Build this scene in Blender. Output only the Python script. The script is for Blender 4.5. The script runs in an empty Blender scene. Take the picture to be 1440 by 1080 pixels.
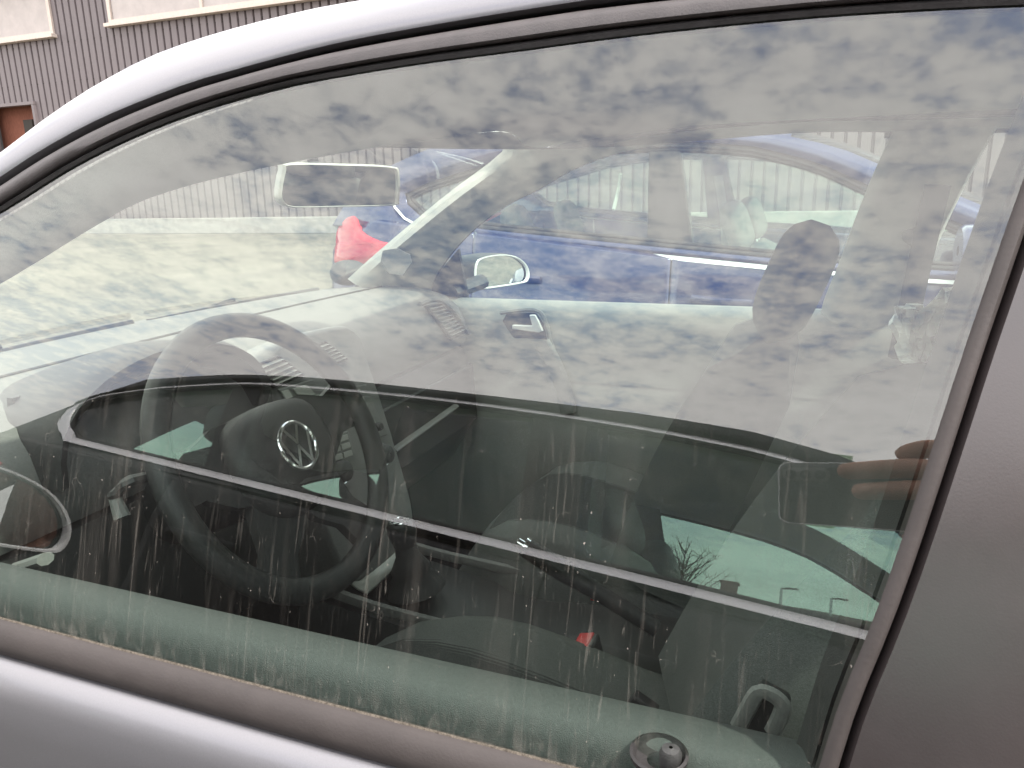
import bpy, bmesh, math, random
from mathutils import Vector, Matrix
random.seed(7)
R = math.radians
V = Vector
scene = bpy.context.scene
col = scene.collection

# ------------------------------------------------------------------ camera, sky, sun, exposure
CAM = V((0.0, 0.0, 1.28)); YAW, PITCH, ROLL, FPX = 22.0, 14.5, 1.5, 1082.0
fw = V((-math.sin(R(YAW))*math.cos(R(PITCH)), math.cos(R(YAW))*math.cos(R(PITCH)), -math.sin(R(PITCH))))
rt0 = V((math.cos(R(YAW)), math.sin(R(YAW)), 0)); up0 = rt0.cross(fw)
crt = rt0*math.cos(R(ROLL)) - up0*math.sin(R(ROLL)); cup = rt0*math.sin(R(ROLL)) + up0*math.cos(R(ROLL))
cam_d = bpy.data.cameras.new('camera'); cam = bpy.data.objects.new('camera', cam_d); col.objects.link(cam)
cam_d.sensor_width = 36; cam_d.lens = 36*FPX/1440; cam_d.clip_start = 0.01; cam_d.clip_end = 2000
cam.matrix_world = Matrix(((crt.x, cup.x, -fw.x, CAM.x), (crt.y, cup.y, -fw.y, CAM.y), (crt.z, cup.z, -fw.z, CAM.z), (0, 0, 0, 1)))
scene.camera = cam

SUN_TO = V((0.58, -0.10, 0.80)).normalized()          # direction towards the sun
sun_el = math.asin(SUN_TO.z); sun_az = math.atan2(SUN_TO.x, SUN_TO.y)
sd = bpy.data.lights.new('sun', 'SUN'); sd.energy = 2.8; sd.angle = R(1.5); sd.color = (1.0, 0.95, 0.87)
sun = bpy.data.objects.new('sun', sd); col.objects.link(sun)
sun.rotation_euler = (-SUN_TO).to_track_quat('-Z', 'Y').to_euler(); sun.location = (0, 0, 30)

world = bpy.data.worlds.new('World'); scene.world = world; world.use_nodes = True
nt = world.node_tree; nt.nodes.clear()
def N(t, **kw):
    n = nt.nodes.new(t)
    for k, v in kw.items(): setattr(n, k, v)
    return n
def L(a, b): nt.links.new(a, b)
out = N('ShaderNodeOutputWorld'); bg = N('ShaderNodeBackground'); bg.inputs['Strength'].default_value = 0.15
sky = N('ShaderNodeTexSky', sky_type='NISHITA', sun_disc=False, sun_elevation=sun_el, sun_rotation=sun_az)
tc = N('ShaderNodeTexCoord'); sep = N('ShaderNodeSeparateXYZ'); L(tc.outputs['Generated'], sep.inputs[0])
def math_node(op, a, b=None):
    n = N('ShaderNodeMath', operation=op)
    for i, x in enumerate((a, b)):
        if x is None: continue
        if isinstance(x, (int, float)): n.inputs[i].default_value = x
        else: L(x, n.inputs[i])
    return n.outputs[0]
zc = math_node('MAXIMUM', sep.outputs['Z'], 0.0)
den = math_node('ADD', zc, 0.10)
px_ = math_node('DIVIDE', sep.outputs['X'], den); py_ = math_node('DIVIDE', sep.outputs['Y'], den)
comb = N('ShaderNodeCombineXYZ'); L(px_, comb.inputs[0]); L(py_, comb.inputs[1]); comb.inputs[2].default_value = 23.1
def noise(scale, detail, rough, vec, dist=0.0):
    n = N('ShaderNodeTexNoise'); n.inputs['Scale'].default_value = scale; n.inputs['Detail'].default_value = detail
    n.inputs['Roughness'].default_value = rough; n.inputs['Distortion'].default_value = dist; L(vec, n.inputs['Vector']); return n.outputs['Fac']
n1 = noise(14.5, 7, 0.6, comb.outputs[0], 0.0)         # the puffs
shiftn = N('ShaderNodeVectorMath', operation='ADD'); L(comb.outputs[0], shiftn.inputs[0]); shiftn.inputs[1].default_value = (0.0, 0.5, 0)
n2 = noise(1.3, 3, 0.5, shiftn.outputs[0])               # where the cloud sheet thins out
n3 = noise(40, 5, 0.65, comb.outputs[0], 0.0)
cov = math_node('ADD', math_node('MULTIPLY', n1, 0.80), math_node('MULTIPLY', n2, 1.0))
cov = math_node('ADD', cov, math_node('MULTIPLY', n3, 0.34))
mr = N('ShaderNodeMapRange', interpolation_type='SMOOTHSTEP'); L(cov, mr.inputs['Value'])
mr.inputs['From Min'].default_value = 0.73; mr.inputs['From Max'].default_value = 1.15; mr.inputs['To Min'].default_value = 0.03
thick = N('ShaderNodeMapRange', interpolation_type='SMOOTHSTEP'); L(cov, thick.inputs['Value'])
thick.inputs['From Min'].default_value = 0.85; thick.inputs['From Max'].default_value = 1.35
thick.inputs['To Min'].default_value = 0.86; thick.inputs['To Max'].default_value = 1.08
ccol = N('ShaderNodeMix', data_type='RGBA', blend_type='MULTIPLY'); ccol.inputs['Factor'].default_value = 1
ccol.inputs[6].default_value = (11.4, 11.0, 10.7, 1)
cc = N('ShaderNodeCombineColor'); [L(thick.outputs[0], cc.inputs[i]) for i in range(3)]
L(cc.outputs[0], ccol.inputs[7])
skyx = N('ShaderNodeMix', data_type='RGBA', blend_type='MULTIPLY'); skyx.inputs['Factor'].default_value = 1
L(sky.outputs[0], skyx.inputs[6]); skyx.inputs[7].default_value = (1.12, 1.3, 1.65, 1)
mixc = N('ShaderNodeMix', data_type='RGBA'); hz = N('ShaderNodeMapRange', interpolation_type='SMOOTHSTEP'); L(sep.outputs['Z'], hz.inputs['Value'])
hz.inputs['From Min'].default_value = 0.46; hz.inputs['From Max'].default_value = 0.14     # far cloud sheets close up towards the horizon
L(math_node('MAXIMUM', mr.outputs[0], hz.outputs[0]), mixc.inputs['Factor']); L(skyx.outputs[2], mixc.inputs[6]); L(ccol.outputs[2], mixc.inputs[7])
L(mixc.outputs[2], bg.inputs['Color']); L(bg.outputs[0], out.inputs[0])

scene.view_settings.view_transform = 'Standard'; scene.view_settings.look = 'None'
scene.view_settings.gamma = 1.0; scene.view_settings.use_curve_mapping = False
scene.view_settings.exposure = 1.22
scene.cycles.transparent_max_bounces = 32; scene.cycles.max_bounces = 10; scene.cycles.glossy_bounces = 5

# ------------------------------------------------------------------ projection helpers (authoring only)
def ray(u, v):
    return (crt*((u-720)/FPX) + cup*(-(v-540)/FPX) + fw).normalized()
def PY(u, v, y): d = ray(u, v); return CAM + d*((y-CAM.y)/d.y)
def PX(u, v, x): d = ray(u, v); return CAM + d*((x-CAM.x)/d.x)
def PZ(u, v, z): d = ray(u, v); return CAM + d*((z-CAM.z)/d.z)

# ------------------------------------------------------------------ materials
MATS = {}
def mat(name, color=(0.5, 0.5, 0.5), rough=0.5, metal=0.0, spec=0.5, noise_scale=None, noise_amt=0.15, bump=0.0, bump_scale=None, coat=0.0, dark=None, stretch=None):
    m = bpy.data.materials.new(name); m.use_nodes = True
    t = m.node_tree; b = t.nodes['Principled BSDF']
    b.inputs['Base Color'].default_value = (*color, 1); b.inputs['Roughness'].default_value = rough; b.inputs['Metallic'].default_value = metal
    b.inputs['Specular IOR Level'].default_value = spec; b.inputs['Coat Weight'].default_value = coat; b.inputs['Coat Roughness'].default_value = 0.04
    tcn = t.nodes.new('ShaderNodeTexCoord'); mp = t.nodes.new('ShaderNodeMapping'); t.links.new(tcn.outputs['Object'], mp.inputs[0])
    if stretch: mp.inputs['Scale'].default_value = stretch
    if noise_scale:
        n = t.nodes.new('ShaderNodeTexNoise'); n.inputs['Scale'].default_value = noise_scale; n.inputs['Detail'].default_value = 6; n.inputs['Roughness'].default_value = 0.62
        t.links.new(mp.outputs[0], n.inputs['Vector'])
        mx = t.nodes.new('ShaderNodeMix'); mx.data_type = 'RGBA'
        d = dark or tuple(c*(1-noise_amt) for c in color); l = tuple(min(1, c*(1+noise_amt)) for c in color)
        mx.inputs[6].default_value = (*d, 1); mx.inputs[7].default_value = (*l, 1)
        rm = t.nodes.new('ShaderNodeMapRange'); rm.inputs['From Min'].default_value = 0.3; rm.inputs['From Max'].default_value = 0.7
        t.links.new(n.outputs['Fac'], rm.inputs['Value']); t.links.new(rm.outputs[0], mx.inputs['Factor'])
        t.links.new(mx.outputs[2], b.inputs['Base Color'])
        rr = t.nodes.new('ShaderNodeMapRange'); rr.inputs['To Min'].default_value = max(0, rough-0.06); rr.inputs['To Max'].default_value = min(1, rough+0.08)
        t.links.new(n.outputs['Fac'], rr.inputs['Value']); t.links.new(rr.outputs[0], b.inputs['Roughness'])
    if bump:
        n = t.nodes.new('ShaderNodeTexNoise'); n.inputs['Scale'].default_value = bump_scale or 300; n.inputs['Detail'].default_value = 3
        t.links.new(mp.outputs[0], n.inputs['Vector'])
        bp = t.nodes.new('ShaderNodeBump'); bp.inputs['Strength'].default_value = bump; bp.inputs['Distance'].default_value = 0.002
        t.links.new(n.outputs['Fac'], bp.inputs['Height']); t.links.new(bp.outputs[0], b.inputs['Normal'])
    MATS[name] = m
    return m

def glass(name, tint, r0, dirt=0.0, streaks=False):
    """clear pane: mostly transparent, mirror share rising towards grazing, film of dust"""
    m = bpy.data.materials.new(name); m.use_nodes = True; t = m.node_tree; t.nodes.clear()
    def n(ty, **kw):
        q = t.nodes.new(ty)
        for k, v in kw.items(): setattr(q, k, v)
        return q
    lk = t.links.new
    def mth(op, a, b=None):
        q = n('ShaderNodeMath', operation=op)
        for i, x in enumerate((a, b)):
            if x is None: continue
            if isinstance(x, (int, float)): q.inputs[i].default_value = x
            else: lk(x, q.inputs[i])
        return q.outputs[0]
    o = n('ShaderNodeOutputMaterial'); tr = n('ShaderNodeBsdfTransparent'); tr.inputs[0].default_value = (*tint, 1)
    gl = n('ShaderNodeBsdfGlossy'); gl.inputs['Roughness'].default_value = 0.0; gl.inputs[0].default_value = (1, 1, 1, 1)
    lw = n('ShaderNodeLayerWeight'); lw.inputs[0].default_value = 0.5
    p5 = mth('POWER', lw.outputs['Facing'], 5.0)
    fac = mth('ADD', mth('MULTIPLY', p5, 1-r0), r0)
    mix = n('ShaderNodeMixShader'); lk(fac, mix.inputs[0]); lk(tr.outputs[0], mix.inputs[1]); lk(gl.outputs[0], mix.inputs[2])
    last = mix.outputs[0]
    if dirt > 0:
        df = n('ShaderNodeBsdfDiffuse'); df.inputs[0].default_value = (0.46, 0.41, 0.36, 1)
        tcn = n('ShaderNodeTexCoord')
        f = None
        ns = n('ShaderNodeTexNoise'); ns.inputs['Scale'].default_value = 9; ns.inputs['Detail'].default_value = 8; ns.inputs['Roughness'].default_value = 0.7
        lk(tcn.outputs['Object'], ns.inputs['Vector'])
        f = mth('MULTIPLY', ns.outputs['Fac'], dirt)
        if streaks:
            def streak(sx, sz, lo, hi, amt, seed, dist=0.3):
                mp = n('ShaderNodeMapping'); lk(tcn.outputs['Object'], mp.inputs[0]); mp.inputs['Scale'].default_value = (sx, 1, sz); mp.inputs['Location'].default_value = (seed, 0, seed*1.7)
                q = n('ShaderNodeTexNoise'); q.inputs['Scale'].default_value = 1; q.inputs['Detail'].default_value = 2; q.inputs['Distortion'].default_value = dist
                lk(mp.outputs[0], q.inputs['Vector'])
                r = n('ShaderNodeMapRange', interpolation_type='SMOOTHSTEP'); r.inputs['From Min'].default_value = lo; r.inputs['From Max'].default_value = hi; r.inputs['To Max'].default_value = amt
                lk(q.outputs['Fac'], r.inputs['Value']); return r.outputs[0]
            # run marks are thin vertical lines, broken up, stronger low on the pane
            sp = n('ShaderNodeSeparateXYZ'); lk(tcn.outputs['Object'], sp.inputs[0])
            low = n('ShaderNodeMapRange', interpolation_type='SMOOTHSTEP'); lk(sp.outputs['Z'], low.inputs['Value'])
            low.inputs['From Min'].default_value = 1.20; low.inputs['From Max'].default_value = 1.06; low.inputs['To Min'].default_value = 0.10; low.inputs['To Max'].default_value = 1.0
            s1 = streak(260, 14, 0.62, 0.74, 0.045, 1.3, 1.0)
            s2 = streak(210, 7, 0.63, 0.73, 0.045, 7.1, 1.4)
            s3 = streak(480, 40, 0.64, 0.76, 0.06, 4.4, 0.8)
            spk = streak(480, 420, 0.725, 0.79, 0.32, 2.2, 0.0)
            s4 = streak(55, 6, 0.5, 0.8, 0.030, 9.9, 0.5)
            st = mth('MAXIMUM', mth('MAXIMUM', s1, s2), mth('MAXIMUM', s3, spk))
            st = mth('ADD', st, s4)
            patch_ = streak(16, 3.5, 0.36, 0.62, 1.0, 5.5, 0.4)
            st = mth('MULTIPLY', st, mth('ADD', mth('MULTIPLY', patch_, 1.6), 0.5))
            f = mth('ADD', f, mth('MULTIPLY', st, low.outputs[0]))
            edge = n('ShaderNodeMapRange', interpolation_type='SMOOTHSTEP'); lk(sp.outputs['Z'], edge.inputs['Value'])
            edge.inputs['From Min'].default_value = 1.000; edge.inputs['From Max'].default_value = 0.972; edge.inputs['To Max'].default_value = 1.0
            e2_ = streak(140, 60, 0.42, 0.80, 0.17, 8.8, 1.0)
            f = mth('ADD', f, mth('MULTIPLY', edge.outputs[0], e2_))
            curl = n('ShaderNodeTexVoronoi', feature='DISTANCE_TO_EDGE'); curl.inputs['Scale'].default_value = 26; curl.inputs['Randomness'].default_value = 1.0
            wv = n('ShaderNodeTexNoise'); wv.inputs['Scale'].default_value = 60; lk(tcn.outputs['Object'], wv.inputs['Vector'])
            va = n('ShaderNodeVectorMath', operation='MULTIPLY_ADD'); lk(wv.outputs['Color'], va.inputs[0]); va.inputs[1].default_value = (0.035, 0.035, 0.035); lk(tcn.outputs['Object'], va.inputs[2]); lk(va.outputs[0], curl.inputs['Vector'])
            cr_ = n('ShaderNodeMapRange'); cr_.inputs['From Min'].default_value = 0.012; cr_.inputs['From Max'].default_value = 0.0; cr_.inputs['To Max'].default_value = 0.16; lk(curl.outputs['Distance'], cr_.inputs['Value'])
            cm_ = streak(38, 38, 0.62, 0.72, 1.0, 3.1, 0.2)
            f = mth('ADD', f, mth('MULTIPLY', mth('MULTIPLY', cr_.outputs[0], cm_), low.outputs[0]))
        f = mth('MINIMUM', f, 0.8)
        m2 = n('ShaderNodeMixShader'); lk(f, m2.inputs[0]); lk(last, m2.inputs[1]); lk(df.outputs[0], m2.inputs[2]); last = m2.outputs[0]
    lk(last, o.inputs[0]); MATS[name] = m
    return m

silver = mat('silver_paint', (0.205, 0.20, 0.212), 0.36, 0.55, 0.5, 900, 0.06, coat=0.25)
blue = mat('blue_paint', (0.010, 0.017, 0.080), 0.25, 0.25, 0.5, 800, 0.10, coat=0.8)
black_paint = mat('black_paint', (0.009, 0.009, 0.010), 0.38, 0.0, 0.3, 30, 0.2, coat=0.0)
trim = mat('grey_black_trim', (0.060, 0.052, 0.052), 0.50, 0, 0.5, 60, 0.18, 0.15, 900)
pillar_m = mat('satin_pillar_trim', (0.042, 0.034, 0.034), 0.32, 0, 0.85, 14, 0.12, 0.03, 900)
rubber = mat('black_rubber', (0.020, 0.018, 0.018), 0.60, 0, 0.4, 120, 0.3, 0.2, 600)
strip_m = mat('weathered_rubber', (0.050, 0.042, 0.040), 0.62, 0, 0.35, 25, 0.14, 0.1, 500)
moss = mat('grime', (0.10, 0.085, 0.070), 0.95, 0, 0.1, 400, 0.5, 0.8, 900)
dash_m = mat('dash_plastic', (0.135, 0.135, 0.128), 0.58, 0, 0.45, 400, 0.12, 0.35, 1500)
dark_plastic = mat('dark_plastic', (0.032, 0.032, 0.031), 0.50, 0, 0.5, 300, 0.2, 0.25, 1200)
grey_plastic = mat('grey_plastic', (0.17, 0.17, 0.16), 0.5, 0, 0.5, 300, 0.12, 0.25, 1200)
sill_shaded = mat('door_card_plastic_shaded', (0.075, 0.08, 0.077), 0.55, 0, 0.45, 500, 0.15, 0.4, 1600)  # near copy of the door card plastic, shade put into its darker colour
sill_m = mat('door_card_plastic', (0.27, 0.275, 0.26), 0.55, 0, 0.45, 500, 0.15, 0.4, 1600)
liner = mat('pillar_lining', (0.48, 0.475, 0.44), 0.8, 0, 0.25, 500, 0.08, 0.3, 1400)
fabric = mat('seat_fabric', (0.125, 0.13, 0.124), 0.9, 0, 0.2, 700, 0.25, 0.6, 1600)
fabric_rib = mat('ribbed_seat_fabric', (0.085, 0.088, 0.085), 0.85, 0, 0.2, 500, 0.3, 0.5, 1200)
carpet = mat('carpet', (0.012, 0.012, 0.012), 0.95, 0, 0.1, 300, 0.4)
chrome = mat('chrome', (0.85, 0.85, 0.85), 0.18, 1.0)
satin_trim = mat('satin_bright_trim', (0.92, 0.91, 0.92), 0.38, 0.6)
silver_plastic = mat('silver_plastic', (0.80, 0.80, 0.79), 0.4, 0.25)
bright_trim = mat('bright_trim', (0.75, 0.75, 0.76), 0.22, 1.0)
mirror_m = mat('mirror_glass', (0.78, 0.80, 0.78), 0.01, 1.0)
red_plastic = mat('red_plastic', (0.50, 0.03, 0.03), 0.35, 0, 0.5)
tail_m = mat('red_lamp_lens', (0.52, 0.020, 0.035), 0.15, 0, 0.5, 60, 0.1, coat=0.5)
webbing = mat('belt_webbing', (0.12, 0.12, 0.12), 0.8, 0, 0.3, 800, 0.2)
tyre_m = mat('tyre', (0.018, 0.018, 0.018), 0.85, 0, 0.3, 80, 0.3)
rim_m = mat('wheel_alloy', (0.50, 0.50, 0.52), 0.3, 0.9)
lamp_m = mat('lamp_glass', (0.70, 0.72, 0.74), 0.1, 0.3, 0.6)
white_p = mat('white_print', (0.62, 0.62, 0.60), 0.5)
button_m = mat('button_plastic', (0.34, 0.34, 0.31), 0.45)
window_main = glass('door_glass_dusty', (0.80, 0.875, 0.83), 0.092, 0.009, True)
pane_tint = glass('tinted_pane', (0.78, 0.87, 0.81), 0.07, 0.02)
pane_clear = glass('windscreen_pane', (0.86, 0.89, 0.83), 0.06, 0.03)
pane_suv = glass('green_tinted_pane', (0.74, 0.95, 0.85), 0.05, 0.0)

# ------------------------------------------------------------------ mesh helpers
ORG = {}
def tag(o, label=None, cat=None, group=None, kind=None):
    if label: o['label'] = label
    if cat: o['category'] = cat
    if group: o['group'] = group
    if kind: o['kind'] = kind
    return o
def thing(name, loc, label, cat, group=None):
    o = bpy.data.objects.new(name, None); col.objects.link(o); o.location = loc; o.empty_display_size = 0.2
    ORG[o.name] = V(loc); return tag(o, label, cat, group)

class MB:
    def __init__(s): s.v = []; s.f = []
    def add(s, vs, fs):
        k = len(s.v); s.v += [V(p) for p in vs]; s.f += [tuple(i+k for i in f) for f in fs]; return s
    def grid(s, rows, cu=False, cv=False):
        n, m = len(rows), len(rows[0]); vs = [p for r in rows for p in r]; fs = []
        for i in range(n if cu else n-1):
            for j in range(m if cv else m-1):
                a, b = i*m+j, i*m+(j+1) % m; c, d = ((i+1) % n)*m+(j+1) % m, ((i+1) % n)*m+j
                fs.append((a, b, c, d))
        return s.add(vs, fs)
    def poly(s, pts): return s.add(pts, [tuple(range(len(pts)))])
    def box(s, c, sx, sy, sz, rot=None):
        c = V(c); vs = []
        for dx in (-.5, .5):
            for dy in (-.5, .5):
                for dz in (-.5, .5):
                    p = V((dx*sx, dy*sy, dz*sz)); vs.append(c + (rot @ p if rot else p))
        return s.add(vs, [(0, 1, 3, 2), (4, 6, 7, 5), (0, 4, 5, 1), (2, 3, 7, 6), (0, 2, 6, 4), (1, 5, 7, 3)])
    def prism(s, pts, off):
        n = len(pts); off = V(off); vs = [V(p) for p in pts] + [V(p)+off for p in pts]
        return s.add(vs, [tuple(range(n))[::-1], tuple(range(n, 2*n))] + [(i, (i+1) % n, n+(i+1) % n, n+i) for i in range(n)])
    def tube(s, path, r, n=8, caps=True, ry=None, upv=None, closed=False):
        path = [V(p) for p in path]; rows = []
        up = V(upv) if upv else V((0, 0, 1))
        for i, p in enumerate(path):
            a = path[(i-1) % len(path)] if closed else path[max(0, i-1)]; b = path[(i+1) % len(path)] if closed else path[min(len(path)-1, i+1)]
            t = (b-a).normalized(); sd_ = t.cross(up)
            if sd_.length < 1e-4: sd_ = t.cross(V((1, 0, 0)))
            sd_.normalize(); u2 = sd_.cross(t)
            ra = r[i] if isinstance(r, (list, tuple)) else r; rb = (ry[i] if isinstance(ry, (list, tuple)) else ry) if ry else ra
            rows.append([p + sd_*math.cos(2*math.pi*k/n)*ra + u2*math.sin(2*math.pi*k/n)*rb for k in range(n)])
        k0 = len(s.v); s.grid(rows, closed, True)
        if caps and not closed:
            s.f.append(tuple(k0+i for i in range(n))[::-1]); q = k0+(len(rows)-1)*n; s.f.append(tuple(q+i for i in range(n)))
        return s
    def lathe(s, prof, c, ax, n=24, caps=False):
        ax = V(ax).normalized(); e = ax.orthogonal().normalized(); g = ax.cross(e); c = V(c)
        rows = [[c + ax*h + (e*math.cos(2*math.pi*k/n) + g*math.sin(2*math.pi*k/n))*r for k in range(n)] for r, h in prof]
        k0 = len(s.v); s.grid(rows, False, True)
        if caps:
            s.f.append(tuple(k0+i for i in range(n))[::-1]); q = k0+(len(rows)-1)*n; s.f.append(tuple(q+i for i in range(n)))
        return s
    def build(s, name, m, parent=None, smooth=True, ang=35, solid=0, bevel=0, sub=0, loc=None, flip=False):
        o0 = V((0, 0, 0))
        if parent is not None: o0 = ORG[parent.name]
        elif loc is not None: o0 = V(loc)
        me = bpy.data.meshes.new(name); me.from_pydata([tuple(p-o0) for p in s.v], [], s.f); me.update()
        b = bmesh.new(); b.from_mesh(me); bmesh.ops.remove_doubles(b, verts=b.verts, dist=1e-5)
        bmesh.ops.recalc_face_normals(b, faces=b.faces)
        if flip: bmesh.ops.reverse_faces(b, faces=b.faces)
        b.to_mesh(me); b.free()
        if smooth:
            me.shade_smooth(); me.set_sharp_from_angle(angle=R(ang))
        me.materials.append(m)
        o = bpy.data.objects.new(name, me); col.objects.link(o)
        if parent is not None:
            o.parent = parent
        else: o.location = o0
        ORG[o.name] = o0
        if solid:
            q = o.modifiers.new('thickness', 'SOLIDIFY'); q.thickness = solid; q.offset = 0
        if bevel:
            q = o.modifiers.new('rounding', 'BEVEL'); q.width = bevel; q.segments = 2; q.limit_method = 'ANGLE'; q.angle_limit = R(40)
        if sub:
            q = o.modifiers.new('smoothing', 'SUBSURF'); q.levels = sub; q.render_levels = sub
        return o

def lerp(a, b, t): return a + (b-a)*t
def interp(tab, x):
    if x <= tab[0][0]: return tab[0][1]
    for (a, b), (c, d) in zip(tab, tab[1:]):
        if x <= c: return b + (d-b)*(x-a)/(c-a)
    return tab[-1][1]
def smooth_path(pts, n=6, closed=False):
    pts = [V(p) for p in pts]; res = []; m = len(pts)
    for i in range(m if closed else m-1):
        if closed: p0, p1, p2, p3 = pts[(i-1) % m], pts[i], pts[(i+1) % m], pts[(i+2) % m]
        else: p0, p1, p2, p3 = pts[max(0, i-1)], pts[i], pts[i+1], pts[min(m-1, i+2)]
        for k in range(n):
            t = k/n; res.append(0.5*((2*p1)+(p2-p0)*t+(2*p0-5*p1+4*p2-p3)*t*t+(3*p1-p0-3*p2+p3)*t**3))
    if not closed: res.append(pts[-1].copy())
    return res
def resample(pts, n):
    pts = [V(p) for p in pts]; d = [0]
    for a, b in zip(pts, pts[1:]): d.append(d[-1]+(b-a).length)
    res = []; j = 0
    for i in range(n):
        t = d[-1]*i/(n-1)
        while j < len(pts)-2 and d[j+1] < t: j += 1
        s = (t-d[j])/max(1e-9, d[j+1]-d[j]); res.append(pts[j].lerp(pts[j+1], min(1, max(0, s))))
    return res
def P3(l): return [V((p[0], 0, p[1])) for p in l]
def inset(poly, d):
    n = len(poly); area = sum(poly[i].x*poly[(i+1) % n].z-poly[(i+1) % n].x*poly[i].z for i in range(n)); sg = 1 if area > 0 else -1
    res = []
    for i in range(n):
        a, b, c = poly[i-1], poly[i], poly[(i+1) % n]
        e1 = (b-a); e2 = (c-b)
        if e1.length < 1e-6: e1 = e2
        if e2.length < 1e-6: e2 = e1
        e1.normalize(); e2.normalize(); t = (e1+e2); t = t.normalized() if t.length > 1e-6 else e1
        nrm = V((-t.z, 0, t.x))*sg; cs = max(0.45, (1+e1.dot(e2))/2)**0.5
        res.append(b + nrm*d/cs)
    return res

def wheel(root, x, y, r, side, w=0.19):
    m = MB(); ax = V((0, side, 0))
    m.lathe([(r*0.66, -w/2), (r*0.93, -w/2), (r, -w*0.36), (r, w*0.36), (r*0.93, w/2), (r*0.66, w/2), (r*0.62, w*0.3)], (x, y, r), ax, 32)
    t = m.build('wheel', tyre_m, root)
    g = MB(); g.lathe([(0.02, w*0.40), (r*0.2, w*0.42), (r*0.22, w*0.30), (r*0.5, w*0.1)], (x, y, r), ax, 24)
    g.lathe([(r*0.60, w*0.46), (r*0.66, w*0.46), (r*0.62, w*0.2), (r*0.60, -w*0.3)], (x, y, r), ax, 32)
    for k in range(10):
        a = 2*math.pi*k/10; d = V((math.cos(a), 0, math.sin(a))); q = V((-d.z, 0, d.x)); c = V((x, y, r))
        pts = [c+d*r*0.18+q*0.018+ax*w*0.42, c+d*r*0.62+q*0.013+ax*w*0.42, c+d*r*0.62-q*0.013+ax*w*0.42, c+d*r*0.18-q*0.018+ax*w*0.42]
        g.prism(pts, -ax*0.03)
    g.build('rim', rim_m, t)

class Car:
    """lower body shell; l runs from the nose (0) to the tail"""
    def __init__(s, root, xf, dirx, length, yc, hw, shoulder, prof, axles, rw, zlow, paint, nose=0.30, tail=0.16):
        s.__dict__.update(root=root, xf=xf, dirx=dirx, L=length, yc=yc, hw=hw, sh=shoulder, prof=prof, axles=axles, rw=rw, zlow=zlow, paint=paint, nose=nose, tail=tail)
    def X(s, l): return s.xf - s.dirx*l
    def w(s, l):
        w = s.hw
        if l < 0.6: w *= 1-s.nose*(1-l/0.6)**2.2
        if l > s.L-0.5: w *= 1-s.tail*(1-(s.L-l)/0.5)**2.4
        return w
    def col(s, l, side):
        zs = interp(s.sh, l); zl = s.zlow
        for a in s.axles:
            q = (s.rw*1.16)**2-(l-a)**2
            if q > 0: zl = max(zl, s.rw+math.sqrt(q))
        w = s.w(l); res = []
        for fr, fy in s.prof:
            z = s.zlow+(zs-s.zlow)*fr
            res.append(V((s.X(l), s.yc+side*w*fy, max(z, min(zl, zs-0.02*(1-fr))))))
        return res
    def pt(s, l, fr, side, off=0.0):
        zs = interp(s.sh, l); return V((s.X(l), s.yc+side*(s.w(l)*interp(s.prof, fr)+off), s.zlow+(zs-s.zlow)*fr))
    def stations(s, a, b, extra=()):
        st = set([a, b]); st |= {a+(b-a)*i/40 for i in range(41)}
        for ax in s.axles:
            for k in range(-12, 13):
                q = ax+s.rw*1.16*math.sin(k/12*math.pi/2)
                if a < q < b: st.add(q)
        return sorted(st)
    def sides(s, doors):
        """doors: list of (l0, l1) panels; the rest is wing panels"""
        cuts = sorted({0.0, s.L} | {q for d in doors for q in d})
        for a, b in zip(cuts, cuts[1:]):
            isd = (a, b) in doors
            for side in (-1, 1):
                g = 0.0025 if isd else 0.0
                m = MB().grid([s.col(l, side) for l in s.stations(a+g, b-g)])
                o = m.build('door' if isd else 'wing', s.paint, s.root, ang=28, solid=0.004)
                if isd and a > 0.5:
                    h = MB(); l0 = b-0.28; p = [s.pt(l0+k*0.04, 0.83, side, 0.008+0.022*math.sin(math.pi*k/5)) for k in range(6)]
                    h.tube(p, 0.011, 8, True, 0.015); h.build('door_handle', s.paint, o)
    def bonnet(s, l0, l1, crown, name='bonnet', n=14):
        rows = []
        for i in range(n+1):
            l = lerp(l0, l1, i/n); a, b = s.col(l, -1)[-1], s.col(l, 1)[-1]
            rows.append([a.lerp(b, t/10) + V((0, 0, crown*(1-(t/5-1)**2))) for t in range(11)])
        return MB().grid(rows).build(name, s.paint, s.root, ang=40, solid=0.004)
    def ends(s):
        for l, nm, sg in ((0.0, 'front_bumper', 1), (s.L, 'rear_bumper', -1)):
            a, b = s.col(l, -1), s.col(l, 1); rows = []
            for p, q in zip(a, b):
                rows.append([p.lerp(q, t/10)+V((s.dirx*sg*0.10*(1-(t/5-1)**2), 0, 0)) for t in range(11)])
            MB().grid(rows).build(nm, s.paint, s.root, solid=0.004)
    def floor(s):
        z = s.zlow+0.03
        m = MB().box((s.X(s.L/2), s.yc, z), s.L-0.5, s.hw*1.72, 0.04); m.build('floor_pan', carpet, s.root, smooth=False)
    def wheels(s):
        for a in s.axles:
            for side in (-1, 1): wheel(s.root, s.X(a), s.yc+side*(s.hw-0.11), s.rw, side)

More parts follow.
